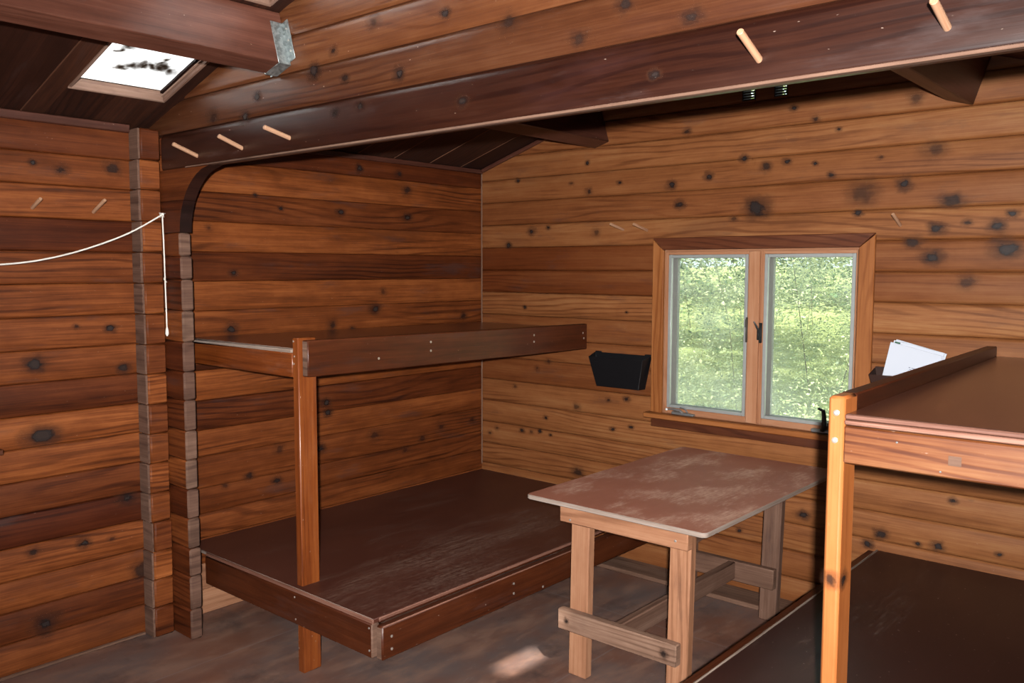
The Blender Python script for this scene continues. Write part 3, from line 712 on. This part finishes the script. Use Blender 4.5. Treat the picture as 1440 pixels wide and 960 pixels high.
# ------------------------------------------------------------------ window
def window():
    e = struct(bpy.data.objects.new('window_1', None)); C.objects.link(e); e.location = (1.84, 0, .87)
    X0, X1, ZT = 1.265, 2.420, 1.808
    F = -.022
    m = MB()   # side casings
    m.box((X0, F, .877), (1.332, -.002, 1.806), 2, .003, .9, xf=lambda p: Vector((p.x, p.y, p.z - (max(0, p.z - 1.75) / .055) * (p.x - X0) * .9)))
    a = m.build('side_casing', ['casing']); adopt(e, a)
    m = MB()
    m.box((2.350, F, .877), (X1, -.002, 1.806), 2, .003, .9, xf=lambda p: Vector((p.x, p.y, p.z - (max(0, p.z - 1.75) / .055) * (X1 - p.x) * .86)))
    b = m.build('side_casing', ['casing']); adopt(e, b)
    m = MB()
    m.box((X0 - .001, F - .002, 1.748), (X1 + .001, -.002, 1.812), 0, .003, .7, xf=lambda p: Vector((p.x + ((1.812 - p.z) * 1.0 if p.x < 1.6 else -(1.812 - p.z) * 1.08), p.y, p.z)))
    c = m.build('head_casing', ['casingdark']); adopt(e, c)
    m = MB(); m.box((1.240, -.058, .847), (2.445, -.001, .877), 0, .005, .9)
    d = m.build('window_stool', ['casing']); adopt(e, d)
    m = MB(); m.box((1.268, -.020, .798), (2.418, -.001, .847), 0, .003, .5)
    g = m.build('apron', ['casingdark']); adopt(e, g)
    # jamb lining of the opening
    m = MB()
    m.box((1.326, .0, .869), (1.338, .085, 1.749), 2, .001, .6); m.box((2.342, .0, .869), (2.354, .085, 1.749), 2, .001, .6)
    m.box((1.338, .0, 1.737), (2.342, .085, 1.749), 0, .001, .6); m.box((1.338, .0, .869), (2.342, .085, .880), 0, .001, .6)
    j = m.build('jamb', ['jamb']); adopt(e, j)
    m = MB(); m.box((1.816, -.018, .879), (1.874, .07, 1.738), 2, .003, .8)
    mu = m.build('mullion', ['jamb']); adopt(e, mu)
    for (xa, xb, zb, lk) in ((1.338, 1.816, .880, 0), (1.874, 2.342, .880, 1)):
        zt = 1.738
        m = MB(); s = .022; bt = .030
        m.box((xa, -.010, zb), (xa + s, .03, zt), 2, .002, .7); m.box((xb - .006, -.010, zb), (xb, .03, zt), 2, .002, .7)
        m.box((xa + s, -.010, zb), (xb - .006, .03, zb + bt), 0, .002, .7); m.box((xa + s, -.010, zt - .016), (xb - .006, .03, zt), 0, .002, .7)
        sash = m.build('sash', ['jamb']); adopt(e, sash)
        ax, bx, az, bz = xa + s, xb - .006, zb + bt, zt - .016
        m = MB(); w = .017
        def fr(x): return x
        m.box((ax, -.013, az), (ax + w, .006, bz), 2, .002); m.box((bx - w, -.013, az), (bx, .006, bz), 2, .002)
        m.box((ax + w, -.013, bz - w), (bx - w, .006, bz), 0, .002); m.box((ax + w, -.013, az), (bx - w, .006, az + w), 0, .002)
        sf = m.build('screen_frame', ['alu']); adopt(e, sf); sf['label'] = 'light grey metal screen frame'
        m = MB()
        m.box((ax + .001, .006, az), (ax + w + .001, .078, bz), 2, .002); m.box((bx - w - .0, .006, az), (bx, .078, bz), 2, .002)
        m.box((ax + w, .03, bz - w), (bx - w, .078, bz), 0, .002); m.box((ax + w, .03, az), (bx - w, .078, az + w * .7), 0, .002)
        ij = m.build('inner_track', ['alutrack']); adopt(e, ij)
        m = MB(); m.box((ax + w, .052, az + w * .6), (bx - w, .056, bz - w), 0, .0005)
        pn = m.build('pane', ['glass']); adopt(e, pn)
    # latches either side of the mullion
    m = MB()
    m.box((1.878, -.022, 1.285), (1.892, -.010, 1.385), 2, .003)
    m.box((1.872, -.032, 1.300), (1.884, -.020, 1.352), 2, .003)
    m.tube([(1.878, -.028, 1.35), (1.870, -.04, 1.375), (1.862, -.045, 1.392)], [.006, .005, .0035], 8)
    l1 = m.build('sash_latch', ['blackmetal']); adopt(e, l1)
    m = MB(); m.box((1.808, -.024, 1.285), (1.816, -.012, 1.41), 2, .002); m.box((1.806, -.026, 1.36), (1.815, -.020, 1.40), 2, .002)
    l2 = m.build('latch_strike', ['hardware']); adopt(e, l2)
    # crank operators at the foot of each sash
    for x, mt in ((1.46, 'steelgrey'), (2.215, 'blackmetal')):
        m = MB()
        m.box((x - .055, -.040, .879), (x + .075, -.012, .897), 0, .005, xf=lambda p, x=x: Vector((p.x, p.y, p.z - (.006 if p.x > x and p.z > .89 else 0))))
        base = m.build('crank_base', ['steelgrey']); adopt(e, base)
        m = MB()
        if mt == 'steelgrey':
            m.tube([(x + .01, -.036, .894), (x, -.045, .906), (x - .045, -.05, .910), (x - .075, -.048, .906)], [.006, .006, .005, .004], 8)
            m.tube([(x - .078, -.052, .906), (x - .07, -.062, .908)], [.007, .006], 8)
            m.tube([(x + .035, -.026, .896), (x + .02, -.03, .915), (x - .01, -.026, .918)], .004, 8)
        else:
            m.tube([(x + .0, -.036, .894), (x + .012, -.05, .915), (x + .014, -.056, .965), (x + .010, -.06, .995)], [.012, .012, .011, .008], 8)
            m.tube([(x + .006, -.06, .992), (x - .012, -.068, 1.0)], [.007, .006], 8)
        h = m.build('crank_handle', [mt]); adopt(e, h); h.parent = base; h.location = (0, 0, 0)
window()

# ------------------------------------------------------------------ nail helper
def nails(parent, pts, axis, r=.0045, mat='nail', name='nail_head', proud=.0022, root=None):
    for p in pts:
        p = Vector(p); d = Vector(axis)
        m = MB(); m.tube([p - d * .001, p + d * proud * .7, p + d * proud], [r, r, r * .6], 10)
        o = m.build(name, [mat]); o.parent = parent
        if root is not None: o.location = -Vector(root.location)

# ------------------------------------------------------------------ left bunk
t = thing('bunk_bed', 'dark two-tier plank bunk built into the left alcove beside the arch', 'bunk bed', (.7, -1.0, 0))
LZ = .367
slL = lambda p: Vector((p.x + .078 * max(0.0, min(1.0, -p.y / 2.0)) * (1 if p.x > .3 else 0), p.y, p.z + .018 * max(0.0, min(1.0, -p.y / 2.0))))
m = MB(); m.box((.010, -2.040, LZ - .016), (1.345, -.016, LZ), 1, .002, .5, 0, 1)
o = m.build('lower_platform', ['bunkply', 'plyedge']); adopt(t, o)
m = MB()
m.box((1.300, -2.014, LZ - .02), (1.349, -.016, LZ - .012), 1, .002, .5)
m.box((.19, -2.046, LZ - .016), (1.350, -2.0395, LZ - .001), 0, .002, .6, 1, 1)
m.box((1.3435, -2.014, LZ - .012), (1.3505, -.016, LZ), 1, .002, .6, 1, 1)
e1 = m.build('platform_edge', ['bunk', 'plyedge2']); adopt(t, e1)
m = MB(); m.box((.19, -2.052, .222), (1.350, -2.014, LZ - .015), 0, .005, .7, 0, 1)
o = m.build('lower_end_board', ['bunk', 'end']); adopt(t, o)
nails(o, [(1.335, -2.052, .335), (1.335, -2.052, .25), (.875, -2.052, .335), (.88, -2.052, .245)], (0, -1, 0), .004)
m = MB(); m.box((1.352, -2.035, .218), (1.388, -.016, LZ - .020), 1, .006, .75, 0, 1)
sb = m.build('lower_side_board', ['bunk', 'end']); adopt(t, sb)
m = MB(); m.box((1.383, -2.03, LZ - .024), (1.3885, -.8, LZ - .0185), 1, .002, .9)
wn = m.build('worn_edge', ['plyedge2']); wn.parent = sb
nails(sb, [(1.388, -1.99, .30), (1.388, -1.99, .252), (1.388, -1.30, .305), (1.388, -1.30, .262), (1.388, -1.10, .235)], (1, 0, 0), .0055)
m = MB(); m.box((.836, -2.013, .0), (.874, -1.925, 1.374), 2, .004, .85, 0, 0)
o = m.build('post', ['post']); adopt(t, o)
nails(o, [(.874, -1.985, 1.34), (.874, -1.975, 1.33), (.874, -1.98, 1.29), (.874, -1.975, 1.245)], (1, 0, 0), .005)
nails(o, [(.845, -2.013, 1.36), (.85, -2.013, 1.30), (.846, -2.013, 1.27)], (0, -1, 0), .004)
m = MB(); m.box((.010, -2.0, 1.296), (.795, -.016, 1.312), 1, .002, .5, 0, 1, xf=slL)
o = m.build('upper_platform', ['bunkply2', 'plyedge']); adopt(t, o)
m = MB(); m.box((.06, -2.018, 1.313), (.834, -1.99, 1.327), 0, .003, .8)
o = m.build('upper_platform_edge', ['plyedge']); adopt(t, o)
m = MB(); m.box((.06, -2.014, 1.215), (.834, -1.978, 1.312), 0, .004, .9, 0, 0)
o = m.build('upper_end_board', ['post']); adopt(t, o)
m = MB(); m.box((.797, -1.995, 1.190), (.835, -.016, 1.335), 1, .004, .9, 0, 1, xf=lambda p: slL(p) + Vector((0, 0, .012 * -p.y / 2)))
o = m.build('upper_side_board', ['bunk', 'end']); adopt(t, o)
def on_up(y, z): return (.835 + .078 * -y / 2.0 + .0, y, z)
nails(o, [on_up(-1.30, 1.315), on_up(-1.30, 1.275), on_up(-.52, 1.30), on_up(-.52, 1.265), on_up(-.06, 1.285), on_up(-.05, 1.255), on_up(-1.62, 1.265)], (1, 0, 0), .0055)
# ------------------------------------------------------------------ right bunk
t = thing('bunk_bed', 'two-tier plank bunk on the right with an orange post and a raised side rail', 'bunk bed', (3.4, -1.0, 0))
def slR(p):     # the upper tier runs slightly out of square to the window wall
    return Vector((p.x + (.078 * max(0.0, min(1.0, -p.y / 1.95)) if p.x < 3.3 else 0), p.y, p.z + .014 * max(0.0, min(1.0, -p.y / 1.95))))
m = MB(); m.box((2.482, -1.99, .352), (XR - .004, -.016, .369), 1, .002, .5, 0, 1)
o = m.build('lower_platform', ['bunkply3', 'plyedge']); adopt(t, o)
m = MB(); m.box((2.474, -1.99, .355), (2.4815, -.016, .371), 1, .002, .8)
o = m.build('platform_edge', ['plyedge']); adopt(t, o)
m = MB(); m.box((2.436, -1.99, .215), (2.4735, -.016, .362), 1, .005, .75, 0, 1)
o = m.build('lower_side_board', ['bunk', 'end']); adopt(t, o)
m = MB(); m.box((2.4735, -2.028, .215), (XR - .004, -1.991, .362), 0, .005, .75, 0, 1)
o = m.build('lower_end_board', ['bunk', 'end']); adopt(t, o)
PX = 2.962; PYF = -1.965
m = MB(); m.box((PX, PYF, .0), (PX + .040, PYF + .088, 1.345), 2, .007, .9, 0, 0)
m.knots(lambda a, z: Vector((a, PYF - .0012, z)), [(PX + .021, .892, .019)], 1, 1.0)
m.knots(lambda a, z: Vector((PX + .0412, a, z)), [(PYF + .03, .892, .02)], 1, 1.0)
po = m.build('post', ['fir', 'knot']); adopt(t, po)
nails(po, [(PX + .021, PYF, 1.305), (PX + .019, PYF, 1.238)], (0, -1, 0), .0075, 'bolt', 'bolt_head', .004)
m = MB(); m.box((2.885, PYF + .088, 1.215), (2.925, -.016, 1.331), 1, .004, .5, 0, 1, xf=slR)
ra = m.build('side_rail', ['bunk', 'end']); adopt(t, ra)
m = MB(); m.box((2.926, PYF + .006, 1.272), (XR - .004, -.016, 1.290), 1, .002, .5, 0, 1, xf=slR)
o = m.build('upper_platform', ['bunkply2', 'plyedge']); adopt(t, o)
m = MB()
m.box((PX + .042, PYF - .004, 1.276), (XR - .004, PYF + .012, 1.289), 0, .003, .5, 0, 0, xf=lambda p: p + Vector((0, 0, .016)))
m.box((PX + .042, PYF - .007, 1.263), (XR - .004, PYF + .012, 1.276), 0, .003, 1.0, 0, 0, xf=lambda p: p + Vector((0, 0, .016)))
o = m.build('platform_edge', ['plyedge2']); adopt(t, o)
m = MB(); m.box((PX + .041, PYF - .004, 1.185), (XR - .004, PYF + .034, 1.277), 0, .004, .9, 0, 0)
eb = m.build('upper_end_board', ['firrail']); adopt(t, eb)
nails(eb, [(3.125, PYF - .004, 1.252), (3.22, PYF - .004, 1.198)], (0, -1, 0), .0024, 'steelgrey')
m = MB(); m.box((3.235, PYF - .0048, 1.215), (3.262, PYF - .0035, 1.237), 0, .0003, .9)
ts = m.build('tape_scrap', ['end']); ts.parent = eb; ts['label'] = 'small pale scrap of tape'

# ------------------------------------------------------------------ table
TX0, TX1, TY0, TY1, TZ = 1.512, 2.328, -1.372, -.105, .732
t = thing('table', 'small worn table with brown top and bare lumber legs under the window', 'table', (1.92, -.74, 0))
def rrect(x0, x1, y0, y1, r, n=6):
    p = []
    for cx, cy, a in ((x1 - r, y1 - r, 0), (x0 + r, y1 - r, 90), (x0 + r, y0 + r, 180), (x1 - r, y0 + r, 270)):
        for i in range(n + 1):
            w = math.radians(a + 90 * i / n); p.append((cx + r * math.cos(w), cy + r * math.sin(w)))
    return p
m = MB()
pr = rrect(TX0, TX1, TY0, TY1, .022)
skew = lambda y: -.0
P = []; n = len(pr)
for z, ins in ((TZ - .019, .003), (TZ - .016, 0), (TZ - .003, 0), (TZ, .003)):
    for (x, y) in pr:
        cx, cy = (TX0 + TX1) / 2, (TY0 + TY1) / 2
        P.append(Vector((x - math.copysign(ins, x - cx), y - math.copysign(ins, y - cy), z)))
F = []; U = []; Mi = []
for l in range(3):
    for i in range(n):
        j = (i + 1) % n
        F.append([l * n + i, l * n + j, (l + 1) * n + j, (l + 1) * n + i])
        U.append([(P[q].x + P[q].y, P[q].z * 3) for q in F[-1]]); Mi.append(1)
F.append(list(range(3 * n, 4 * n))); U.append([(P[q].y, P[q].x) for q in F[-1]]); Mi.append(0)
F.append(list(range(n))[::-1]); U.append([(P[q].y, P[q].x) for q in F[-1]]); Mi.append(0)
m.add(P, F, U, Mi, .8)
o = m.build('tabletop', ['tabletop', 'plyedge'], smooth=False); adopt(t, o)
FY = -1.300
# legs lean a little: bottoms spread to the left
def leg(x0, x1, y0, y1, z1, lean, tone, mat='raw'):
    m = MB(); m.box((x0, y0, 0), (x1, y1, z1), 2, .004, tone, 0, 0, xf=lambda p: Vector((p.x - lean * (1 - p.z / z1), p.y, p.z)))
    o = m.build('leg', [mat]); adopt(t, o); return o
leg(1.694, 1.782, FY, FY + .042, TZ - .02, .013, .9)
leg(2.146, 2.234, FY, FY + .042, TZ - .02, .013, .95)
leg(2.042, 2.130, -.262, -.222, TZ - .02, .020, .45, 'rawgrey')
leg(1.600, 1.688, -.262, -.222, TZ - .02, .010, .45, 'rawgrey')
m = MB(); m.box((1.662, FY - .038, .640), (2.240, FY - .0005, TZ - .0195), 0, .004, .85, 0, 0)
o = m.build('end_apron', ['raw']); adopt(t, o)
nails(o, [(1.715, FY - .038, .655), (2.19, FY - .038, .67)], (0, -1, 0), .005)
m = MB(); m.box((1.600, -.221, .640), (2.13, -.183, TZ - .0195), 0, .004, .4, 0, 0)
o = m.build('end_apron', ['rawgrey']); adopt(t, o)
for x0 in (1.70, 2.19):
    m = MB(); m.box((x0, FY + .043, .640), (x0 + .036, -.263, TZ - .0195), 1, .004, .4, 0, 0, xf=lambda p: Vector((p.x - (.085 * (p.y - FY) / 1.04), p.y, p.z)))
    o = m.build('side_apron', ['rawgrey']); adopt(t, o)
m = MB(); m.box((1.655, FY - .038, .196), (2.200, FY - .0005, .280), 0, .004, 1.0, 0, 0)
m.knots(lambda a, z: Vector((a, FY - .0392, z)), [(1.70, .238, .012), (2.15, .235, .016)], 1, 1.0)
o = m.build('end_stretcher', ['rawgrey', 'knot']); adopt(t, o)
m = MB(); m.box((1.575, -.302, .166), (2.11, -.263, .262), 0, .004, .5, 0, 0)
o = m.build('end_stretcher', ['rawgrey']); adopt(t, o)
m = MB(); m.box((1.885, FY + .0005, .178), (1.921, -.3025, .262), 1, .004, .45, 0, 0)
o = m.build('long_stretcher', ['rawgrey']); adopt(t, o)

# ------------------------------------------------------------------ pegs
PEG = [
 ((.396, PY, 2.109), (.396, -2.254, 2.146), 'pale dowel peg on the dark beam, leftmost of three above the arch', 'beam'),
 ((.729, PY, 2.111), (.729, -2.249, 2.146), 'pale dowel peg on the dark beam, middle of three above the arch', 'beam'),
 ((1.041, PY, 2.120), (1.041, -2.256, 2.146), 'pale dowel peg on the dark beam, third from the arch end', 'beam'),
 ((2.848, PY, 2.124), (2.848, -2.248, 2.166), 'pale dowel peg on the dark beam in front of the two slatted vents', 'beam'),
 ((3.242, PY, 2.126), (3.242, -2.248, 2.155), 'pale dowel peg on the dark beam, last one towards the right edge', 'beam'),
 ((1.062, 0, 1.863), (1.062, -.125, 1.890), 'thin peg on the window wall, farther from the window of the pair there', 'wall'),
 ((1.216, 0, 1.855), (1.216, -.135, 1.884), 'thin peg on the window wall, nearer the window of the pair there', 'wall'),
 ((2.518, 0, 1.843), (2.518, -.105, 1.886), 'short peg on the wall just above the right corner of the window', 'wall'),
 ((0, -2.646, 1.888), (.088, -2.646, 1.920), 'stub of a peg on the left wall, farther from the log post', 'wall'),
 ((0, -2.406, 1.883), (.112, -2.406, 1.928), 'grey peg on the left wall, nearer the log post', 'wall')]
for b, tip, lab, w in PEG:
    b = Vector(b); tip = Vector(tip); d = (tip - b).normalized()
    r = .0085 if w == 'beam' else .0072
    m = MB(); m.tube([b - d * .012, b + d * .01, tip - d * .002, tip], [r, r, r, r * .8], 12, .8)
    o = m.build('wooden_peg', ['dowel'])
    o.data.transform(Matrix.Translation(-b)); o.location = b
    tag(o, lab, 'peg', 'dowel pegs on the beam' if w == 'beam' else 'dowel pegs on the log walls')

# ------------------------------------------------------------------ black bin, brown bin, papers
def bin_(name, x0, x1, z0, z1, dep, mat, label, cat, notch=.02):
    t = thing(name, label, cat, ((x0 + x1) / 2, 0, z0))
    ix = .040
    m = MB(); th = .004
    # outline of the tapered tray: bottom narrower than the rim
    def ring(z, y_in, inset, f):
        return [Vector((x0 + inset, -.006, z)), Vector((x1 - inset, -.006, z)), Vector((x1 - inset - .01, -f, z)), Vector((x0 + inset + .01, -f, z))]
    B = ring(z0, 0, ix, dep * .72); T = ring(z1, 0, 0, dep)
    T[2].z -= notch; T[3].z -= notch
    Bi = [v.copy() for v in B]; Ti = [v.copy() for v in T]
    for q in (Bi, Ti):
        q[0] += Vector((th, -th, 0)); q[1] += Vector((-th, -th, 0)); q[2] += Vector((-th, th, 0)); q[3] += Vector((th, th, 0))
    for v in Bi: v.z += th
    P = B + T + Ti + Bi
    F = [[3, 2, 1, 0]]
    for i in range(4):
        j = (i + 1) % 4
        F += [[i, j, 4 + j, 4 + i][::-1] if False else [i, 4 + i, 4 + j, j], [4 + i, 8 + i, 8 + j, 4 + j], [8 + i, 12 + i, 12 + j, 8 + j]]
    F.append([12, 13, 14, 15])
    m.add(P, F, [[(P[q].x, P[q].z) for q in f] for f in F], None, .5)
    o = m.build('tray', [mat])
    bv = o.modifiers.new('round', 'BEVEL'); bv.width = .008; bv.segments = 3; bv.limit_method = 'ANGLE'; bv.angle_limit = math.radians(50)
    adopt(t, o)
    for xa in (x0 + .004, x1 - .045):
        m = MB(); m.box((xa, -.010, z1 - .004), (xa + .041, -.002, z1 + .006), 0, .002)
        o = m.build('hanging_lip', [mat]); adopt(t, o)
    return t
bin_('wall_bin', .885, 1.262, .992, 1.178, .085, 'plastic', 'black plastic file bin on the wall left of the window', 'bin')
bin_('wall_bin', 2.432, 2.81, 1.015, 1.205, .112, 'brownplastic', 'dark brown bin on the wall right of the window, holding white papers', 'bin')
# sheaf of papers: leaning in the bin, one corner up
t = thing('paper_stack', 'white sheaf of printed papers standing askew in the dark brown bin', 'papers', (2.62, -.045, 1.03))
ang = math.radians(-13)
for i, (dx, da, dy, w, h) in enumerate(((.0, 0.0, -.050, .222, .235), (.012, .02, -.044, .216, .240), (.020, -.015, -.038, .216, .242))):
    m = MB(); a = ang + da; th = .005
    org = Vector((2.508 + dx, dy, 1.328 + (.0, .008, .012)[i]))
    ux = Vector((math.cos(a), 0, math.sin(a))); uz = Vector((-math.sin(a), 0, math.cos(a)))
    if i == 0: uz = Vector((-math.sin(a) * .5 + .055, 0, math.cos(a))).normalized()
    lean = Vector((0, .06, 1))
    def xf(p): 
        q = org + ux * p.x + uz * p.z
        return Vector((q.x, q.y + p.y + (q.z - 1.2) * .10, q.z))
    m.box((0, 0, -h), (w, th, 0), 0, .0006, xf=xf)
    o = m.build('sheet_bundle', ['paper']); adopt(t, o)
    if i == 0:
        m = MB(); 
        for r_, (z_, a0_, a1_) in enumerate(((-.085, .10, .19), (-.093, .105, .185), (-.101, .10, .18), (-.118, .11, .17))):
            x = a0_
            while x < a1_:
                l = random.uniform(.006, .016); m.box((x, -.0008, z_ - .0022), (x + l, -.0001, z_ + .0012), 0, .0002, xf=xf); x += l + .005
        ik = m.build('printed_lines', ['ink']); ik.parent = o
    if i == 1:
        m = MB(); m.box((.006, -.0009, -.012), (.030, -.0001, -.004), 0, .0003, xf=xf); m.box((.012, -.0009, -.018), (.022, -.0001, -.012), 0, .0003, xf=xf)
        ik = m.build('printed_mark', ['inkgreen']); ik.parent = o

# ------------------------------------------------------------------ clothesline
t = thing('clothesline', 'white string tied to a nail on the log post, sagging along the left wall', 'string', (.115, PY - .012, 1.879))
pts = [(.118, PY - .014, 1.879), (.112, -2.313, 1.794), (.11, -2.491, 1.725), (.11, -2.657, 1.681), (.11, -2.81, 1.661), (.11, -3.0, 1.655), (.11, -3.25, 1.68), (.10, -3.55, 1.75), (.07, -3.85, 1.85), (.004, -4.05, 1.93)]
def spline(p, n=5):
    p = [Vector(q) for q in p]; out = []
    for i in range(len(p) - 1):
        a, b, c, d = p[max(i - 1, 0)], p[i], p[i + 1], p[min(i + 2, len(p) - 1)]
        for j in range(n):
            s = j / n
            out.append(0.5 * ((2 * b) + (c - a) * s + (2 * a - 5 * b + 4 * c - d) * s * s + (3 * b - a - 3 * c + d) * s ** 3))
    return out + [p[-1]]
m = MB(); m.tube(spline(pts), .0034, 8); o = m.build('sagging_line', ['cord']); adopt(t, o)
m = MB()
m.tube(spline([(.118, PY - .014, 1.879), (.119, PY - .012, 1.75), (.121, PY - .012, 1.60), (.123, PY - .012, 1.47), (.124, PY - .012, 1.385)]), .0030, 8)
m.tube([(.124, PY - .012, 1.392), (.124, PY - .012, 1.378), (.124, PY - .012, 1.362), (.124, PY - .012, 1.352)], [.003, .0065, .0075, .003], 8)
o = m.build('hanging_tail', ['cord']); adopt(t, o)
m = MB()
m.tube([(.118, PY - .022, 1.879), (.118, PY - .010, 1.880)], [.008, .008], 10)
m.tube([(.098, PY - .016, 1.886), (.118, PY - .02, 1.880), (.140, PY - .018, 1.868)], .0018, 6)
m.tube([(.100, PY - .014, 1.868), (.118, PY - .02, 1.878)], .0018, 6)
o = m.build('cord_knot', ['cord']); adopt(t, o)
m = MB()
m.tube([(.113, PY - .013, 1.606), (.121, PY - .018, 1.600), (.138, PY - .014, 1.588)], .0018, 6)
o = m.build('cord_knot', ['cord']); adopt(t, o)
m = MB(); m.tube([(.118, PY + .005, 1.884), (.118, PY - .028, 1.886)], .0022, 8); o = m.build('nail', ['nail']); adopt(t, o)

# ------------------------------------------------------------------ shelf end at the left edge
t = thing('wall_shelf', 'end of a dark red wooden shelf fixed to the left wall', 'shelf', (.0, -3.1, .87))
m = MB(); m.box((.004, -3.55, .925), (.085, -2.820, .947), 1, .003, .5); o = m.build('shelf_board', ['casingdark']); adopt(t, o)
m = MB(); m.box((.004, -3.52, .86), (.060, -2.836, .925), 1, .003, .2); o = m.build('cleat', ['bunk']); adopt(t, o)

# ------------------------------------------------------------------ outside the window
mb = MB()
N_ = 14
P = []; F = []
for i in range(N_ + 1):
    for j in range(N_ + 1):
        x = -16 + 28 * i / N_; y = .12 + 20 * j / N_
        P.append(Vector((x, y, -.35 + .11 * max(0, y - 1.5) + .12 * math.sin(x * 1.3) * math.cos(y))))
for i in range(N_):
    for j in range(N_):
        a = i * (N_ + 1) + j; F.append([a, a + N_ + 1, a + N_ + 2, a + 1])
mb.add(P, F, [[(P[q].x, P[q].y) for q in f] for f in F], None, .5)
struct(mb.build('ground', ['ground']))
def undergrowth():
    rnd = random.Random(5)
    V = []; F = []; MI = []; SD = []
    def clump(c, R, n, ls, mat, flat=.75):
        for _ in range(n):
            d = Vector((rnd.gauss(0, 1), rnd.gauss(0, 1), rnd.gauss(0, flat))) * (R * .5)
            a = Vector((rnd.gauss(0, 1), rnd.gauss(0, 1), rnd.gauss(-.35, .45))).normalized()
            b = a.cross(Vector((rnd.gauss(0, .5), rnd.gauss(0, .5), 1))).normalized()
            L = ls * rnd.uniform(.5, 1.4); w = L * rnd.uniform(.18, .34)
            p = c + d; i = len(V)
            V.extend((p, p + a * L * .45 + b * w, p + a * L, p + a * L * .45 - b * w))
            F.append((i, i + 1, i + 2, i + 3)); MI.append(mat); SD.extend([rnd.random()] * 4)
    g = lambda y: -.35 + .11 * max(0, y - 1.5)
    # drifts of fern and bramble on the slope, boughs hanging above them
    for i in range(260):
        y = 1.8 + 9.5 * rnd.random() ** 1.1; x = 1.75 - .47 * y + rnd.uniform(-1, 1) * (.9 + .30 * y)
        h = rnd.random() ** 1.5 * min(2.2, .5 + .28 * y)
        clump(Vector((x, y, g(y) + h)), rnd.uniform(.22, .6), 280, rnd.uniform(.022, .042), rnd.choice((0, 0, 0, 1, 1)))
    for i in range(190):
        y = 4.5 + 8.0 * rnd.random(); x = 1.75 - .47 * y + rnd.uniform(-1, 1) * (.9 + .32 * y)
        clump(Vector((x, y, rnd.uniform(1.0, 5.2))), rnd.uniform(.35, .8), 300, rnd.uniform(.035, .06), rnd.choice((0, 0, 1, 2)), .4)
    for i in range(420):
        y = rnd.uniform(12, 14.5); x = 1.75 - .47 * y + rnd.uniform(-1, 1) * 6.5
        clump(Vector((x, y, rnd.uniform(.2, 7.0))), rnd.uniform(.7, 1.2), 60, .17, rnd.choice((0, 1, 2, 2)))
    for i in range(95):      # unseen boughs added overhead to dapple the slope with shade
        x = rnd.uniform(-4.5, 8.5); y = rnd.uniform(-.4, 7.5)
        clump(Vector((x, y, rnd.uniform(5.2, 7.5))), rnd.uniform(.7, 1.3), 110, .24, rnd.choice((1, 2)), .5)
    m = MB()
    m.v = [tuple(p) for p in V]; m.f = [list(f) for f in F]; m.mi = MI; m.seed = SD; m.tone = [.5] * len(V)
    m.uv = [[(0, 0), (1, 0), (1, 1), (0, 1)]] * len(F)
    for i in range(22):      # thin stems and twigs
        y = rnd.uniform(3.0, 11); x = 1.75 - .47 * y + rnd.uniform(-1, 1) * (.9 + .30 * y); z = g(y); r = rnd.uniform(.003, .008)
        a = rnd.uniform(-.25, .25); h = rnd.uniform(1.2, 3.2)
        m.tube([(x, y, z - .05), (x + a * h * .5, y + .1, z + h * .5), (x + a * h * 1.3, y + .1, z + h)], [r, r * .8, r * .4], 5, .5, 3)
    o = m.build('undergrowth_bushes', ['leafA', 'leafB', 'leafC', 'bark'], smooth=False)
    tag(o, 'sunlit green undergrowth and foliage filling the view through the window', 'undergrowth'); o['kind'] = 'stuff'
undergrowth()

# ------------------------------------------------------------------ light
w = bpy.data.worlds.new('sky'); sc.world = w; w.use_nodes = True
nt = w.node_tree; nt.nodes.clear(); k = N(nt)
bg = k.n('ShaderNodeBackground'); bg.inputs[0].default_value = (0.80, 0.90, 1.0, 1); bg.inputs[1].default_value = 2.0
wo = k.n('ShaderNodeOutputWorld'); k.link(bg.outputs[0], wo.inputs[0])
sun = bpy.data.lights.new('sun', 'SUN'); sun.energy = 33.0; sun.angle = math.radians(1.8); sun.color = (1.0, .95, .86)
so = bpy.data.objects.new('sun', sun); C.objects.link(so); so.location = (2, -6, 9)
so.rotation_euler = Vector((-.80, .50, -1.0)).to_track_quat('-Z', 'Y').to_euler()
fl = bpy.data.lights.new('camera_flash', 'SPOT'); fl.spot_size = math.radians(105); fl.spot_blend = 1.0; fl.energy = 1180; fl.shadow_soft_size = .022; fl.color = (1.0, .97, .94)
fo = bpy.data.objects.new('camera_flash', fl); C.objects.link(fo); fo.location = (3.865, -4.19, 1.722); fo.rotation_euler = Vector((-0.63, 0.77, -0.08)).to_track_quat('-Z', 'Y').to_euler()

# ------------------------------------------------------------------ camera
cam = bpy.data.cameras.new('camera'); co = bpy.data.objects.new('camera', cam); C.objects.link(co)
cam.sensor_width = 36; cam.lens = 1218.288 / 1440 * 36; cam.clip_start = .03
R_ = ((0.7569930971228898, 0.6534205915083929, 0.001726702382369183), (0.05624180962941081, -0.0625233984582739, -0.9964575673328177), (-0.6509979337585523, 0.7544086129134859, -0.0840793375571293))
rt, dn, fw = (Vector(r) for r in R_)
mw = Matrix((( rt.x, -dn.x, -fw.x, 3.740), (rt.y, -dn.y, -fw.y, -4.040), (rt.z, -dn.z, -fw.z, 1.65), (0, 0, 0, 1)))
co.matrix_world = mw
sc.camera = co
sc.view_settings.view_transform = 'Standard'; sc.view_settings.look = 'None'
sc.view_settings.exposure = 0.0; sc.view_settings.gamma = 1.0; sc.view_settings.use_curve_mapping = False
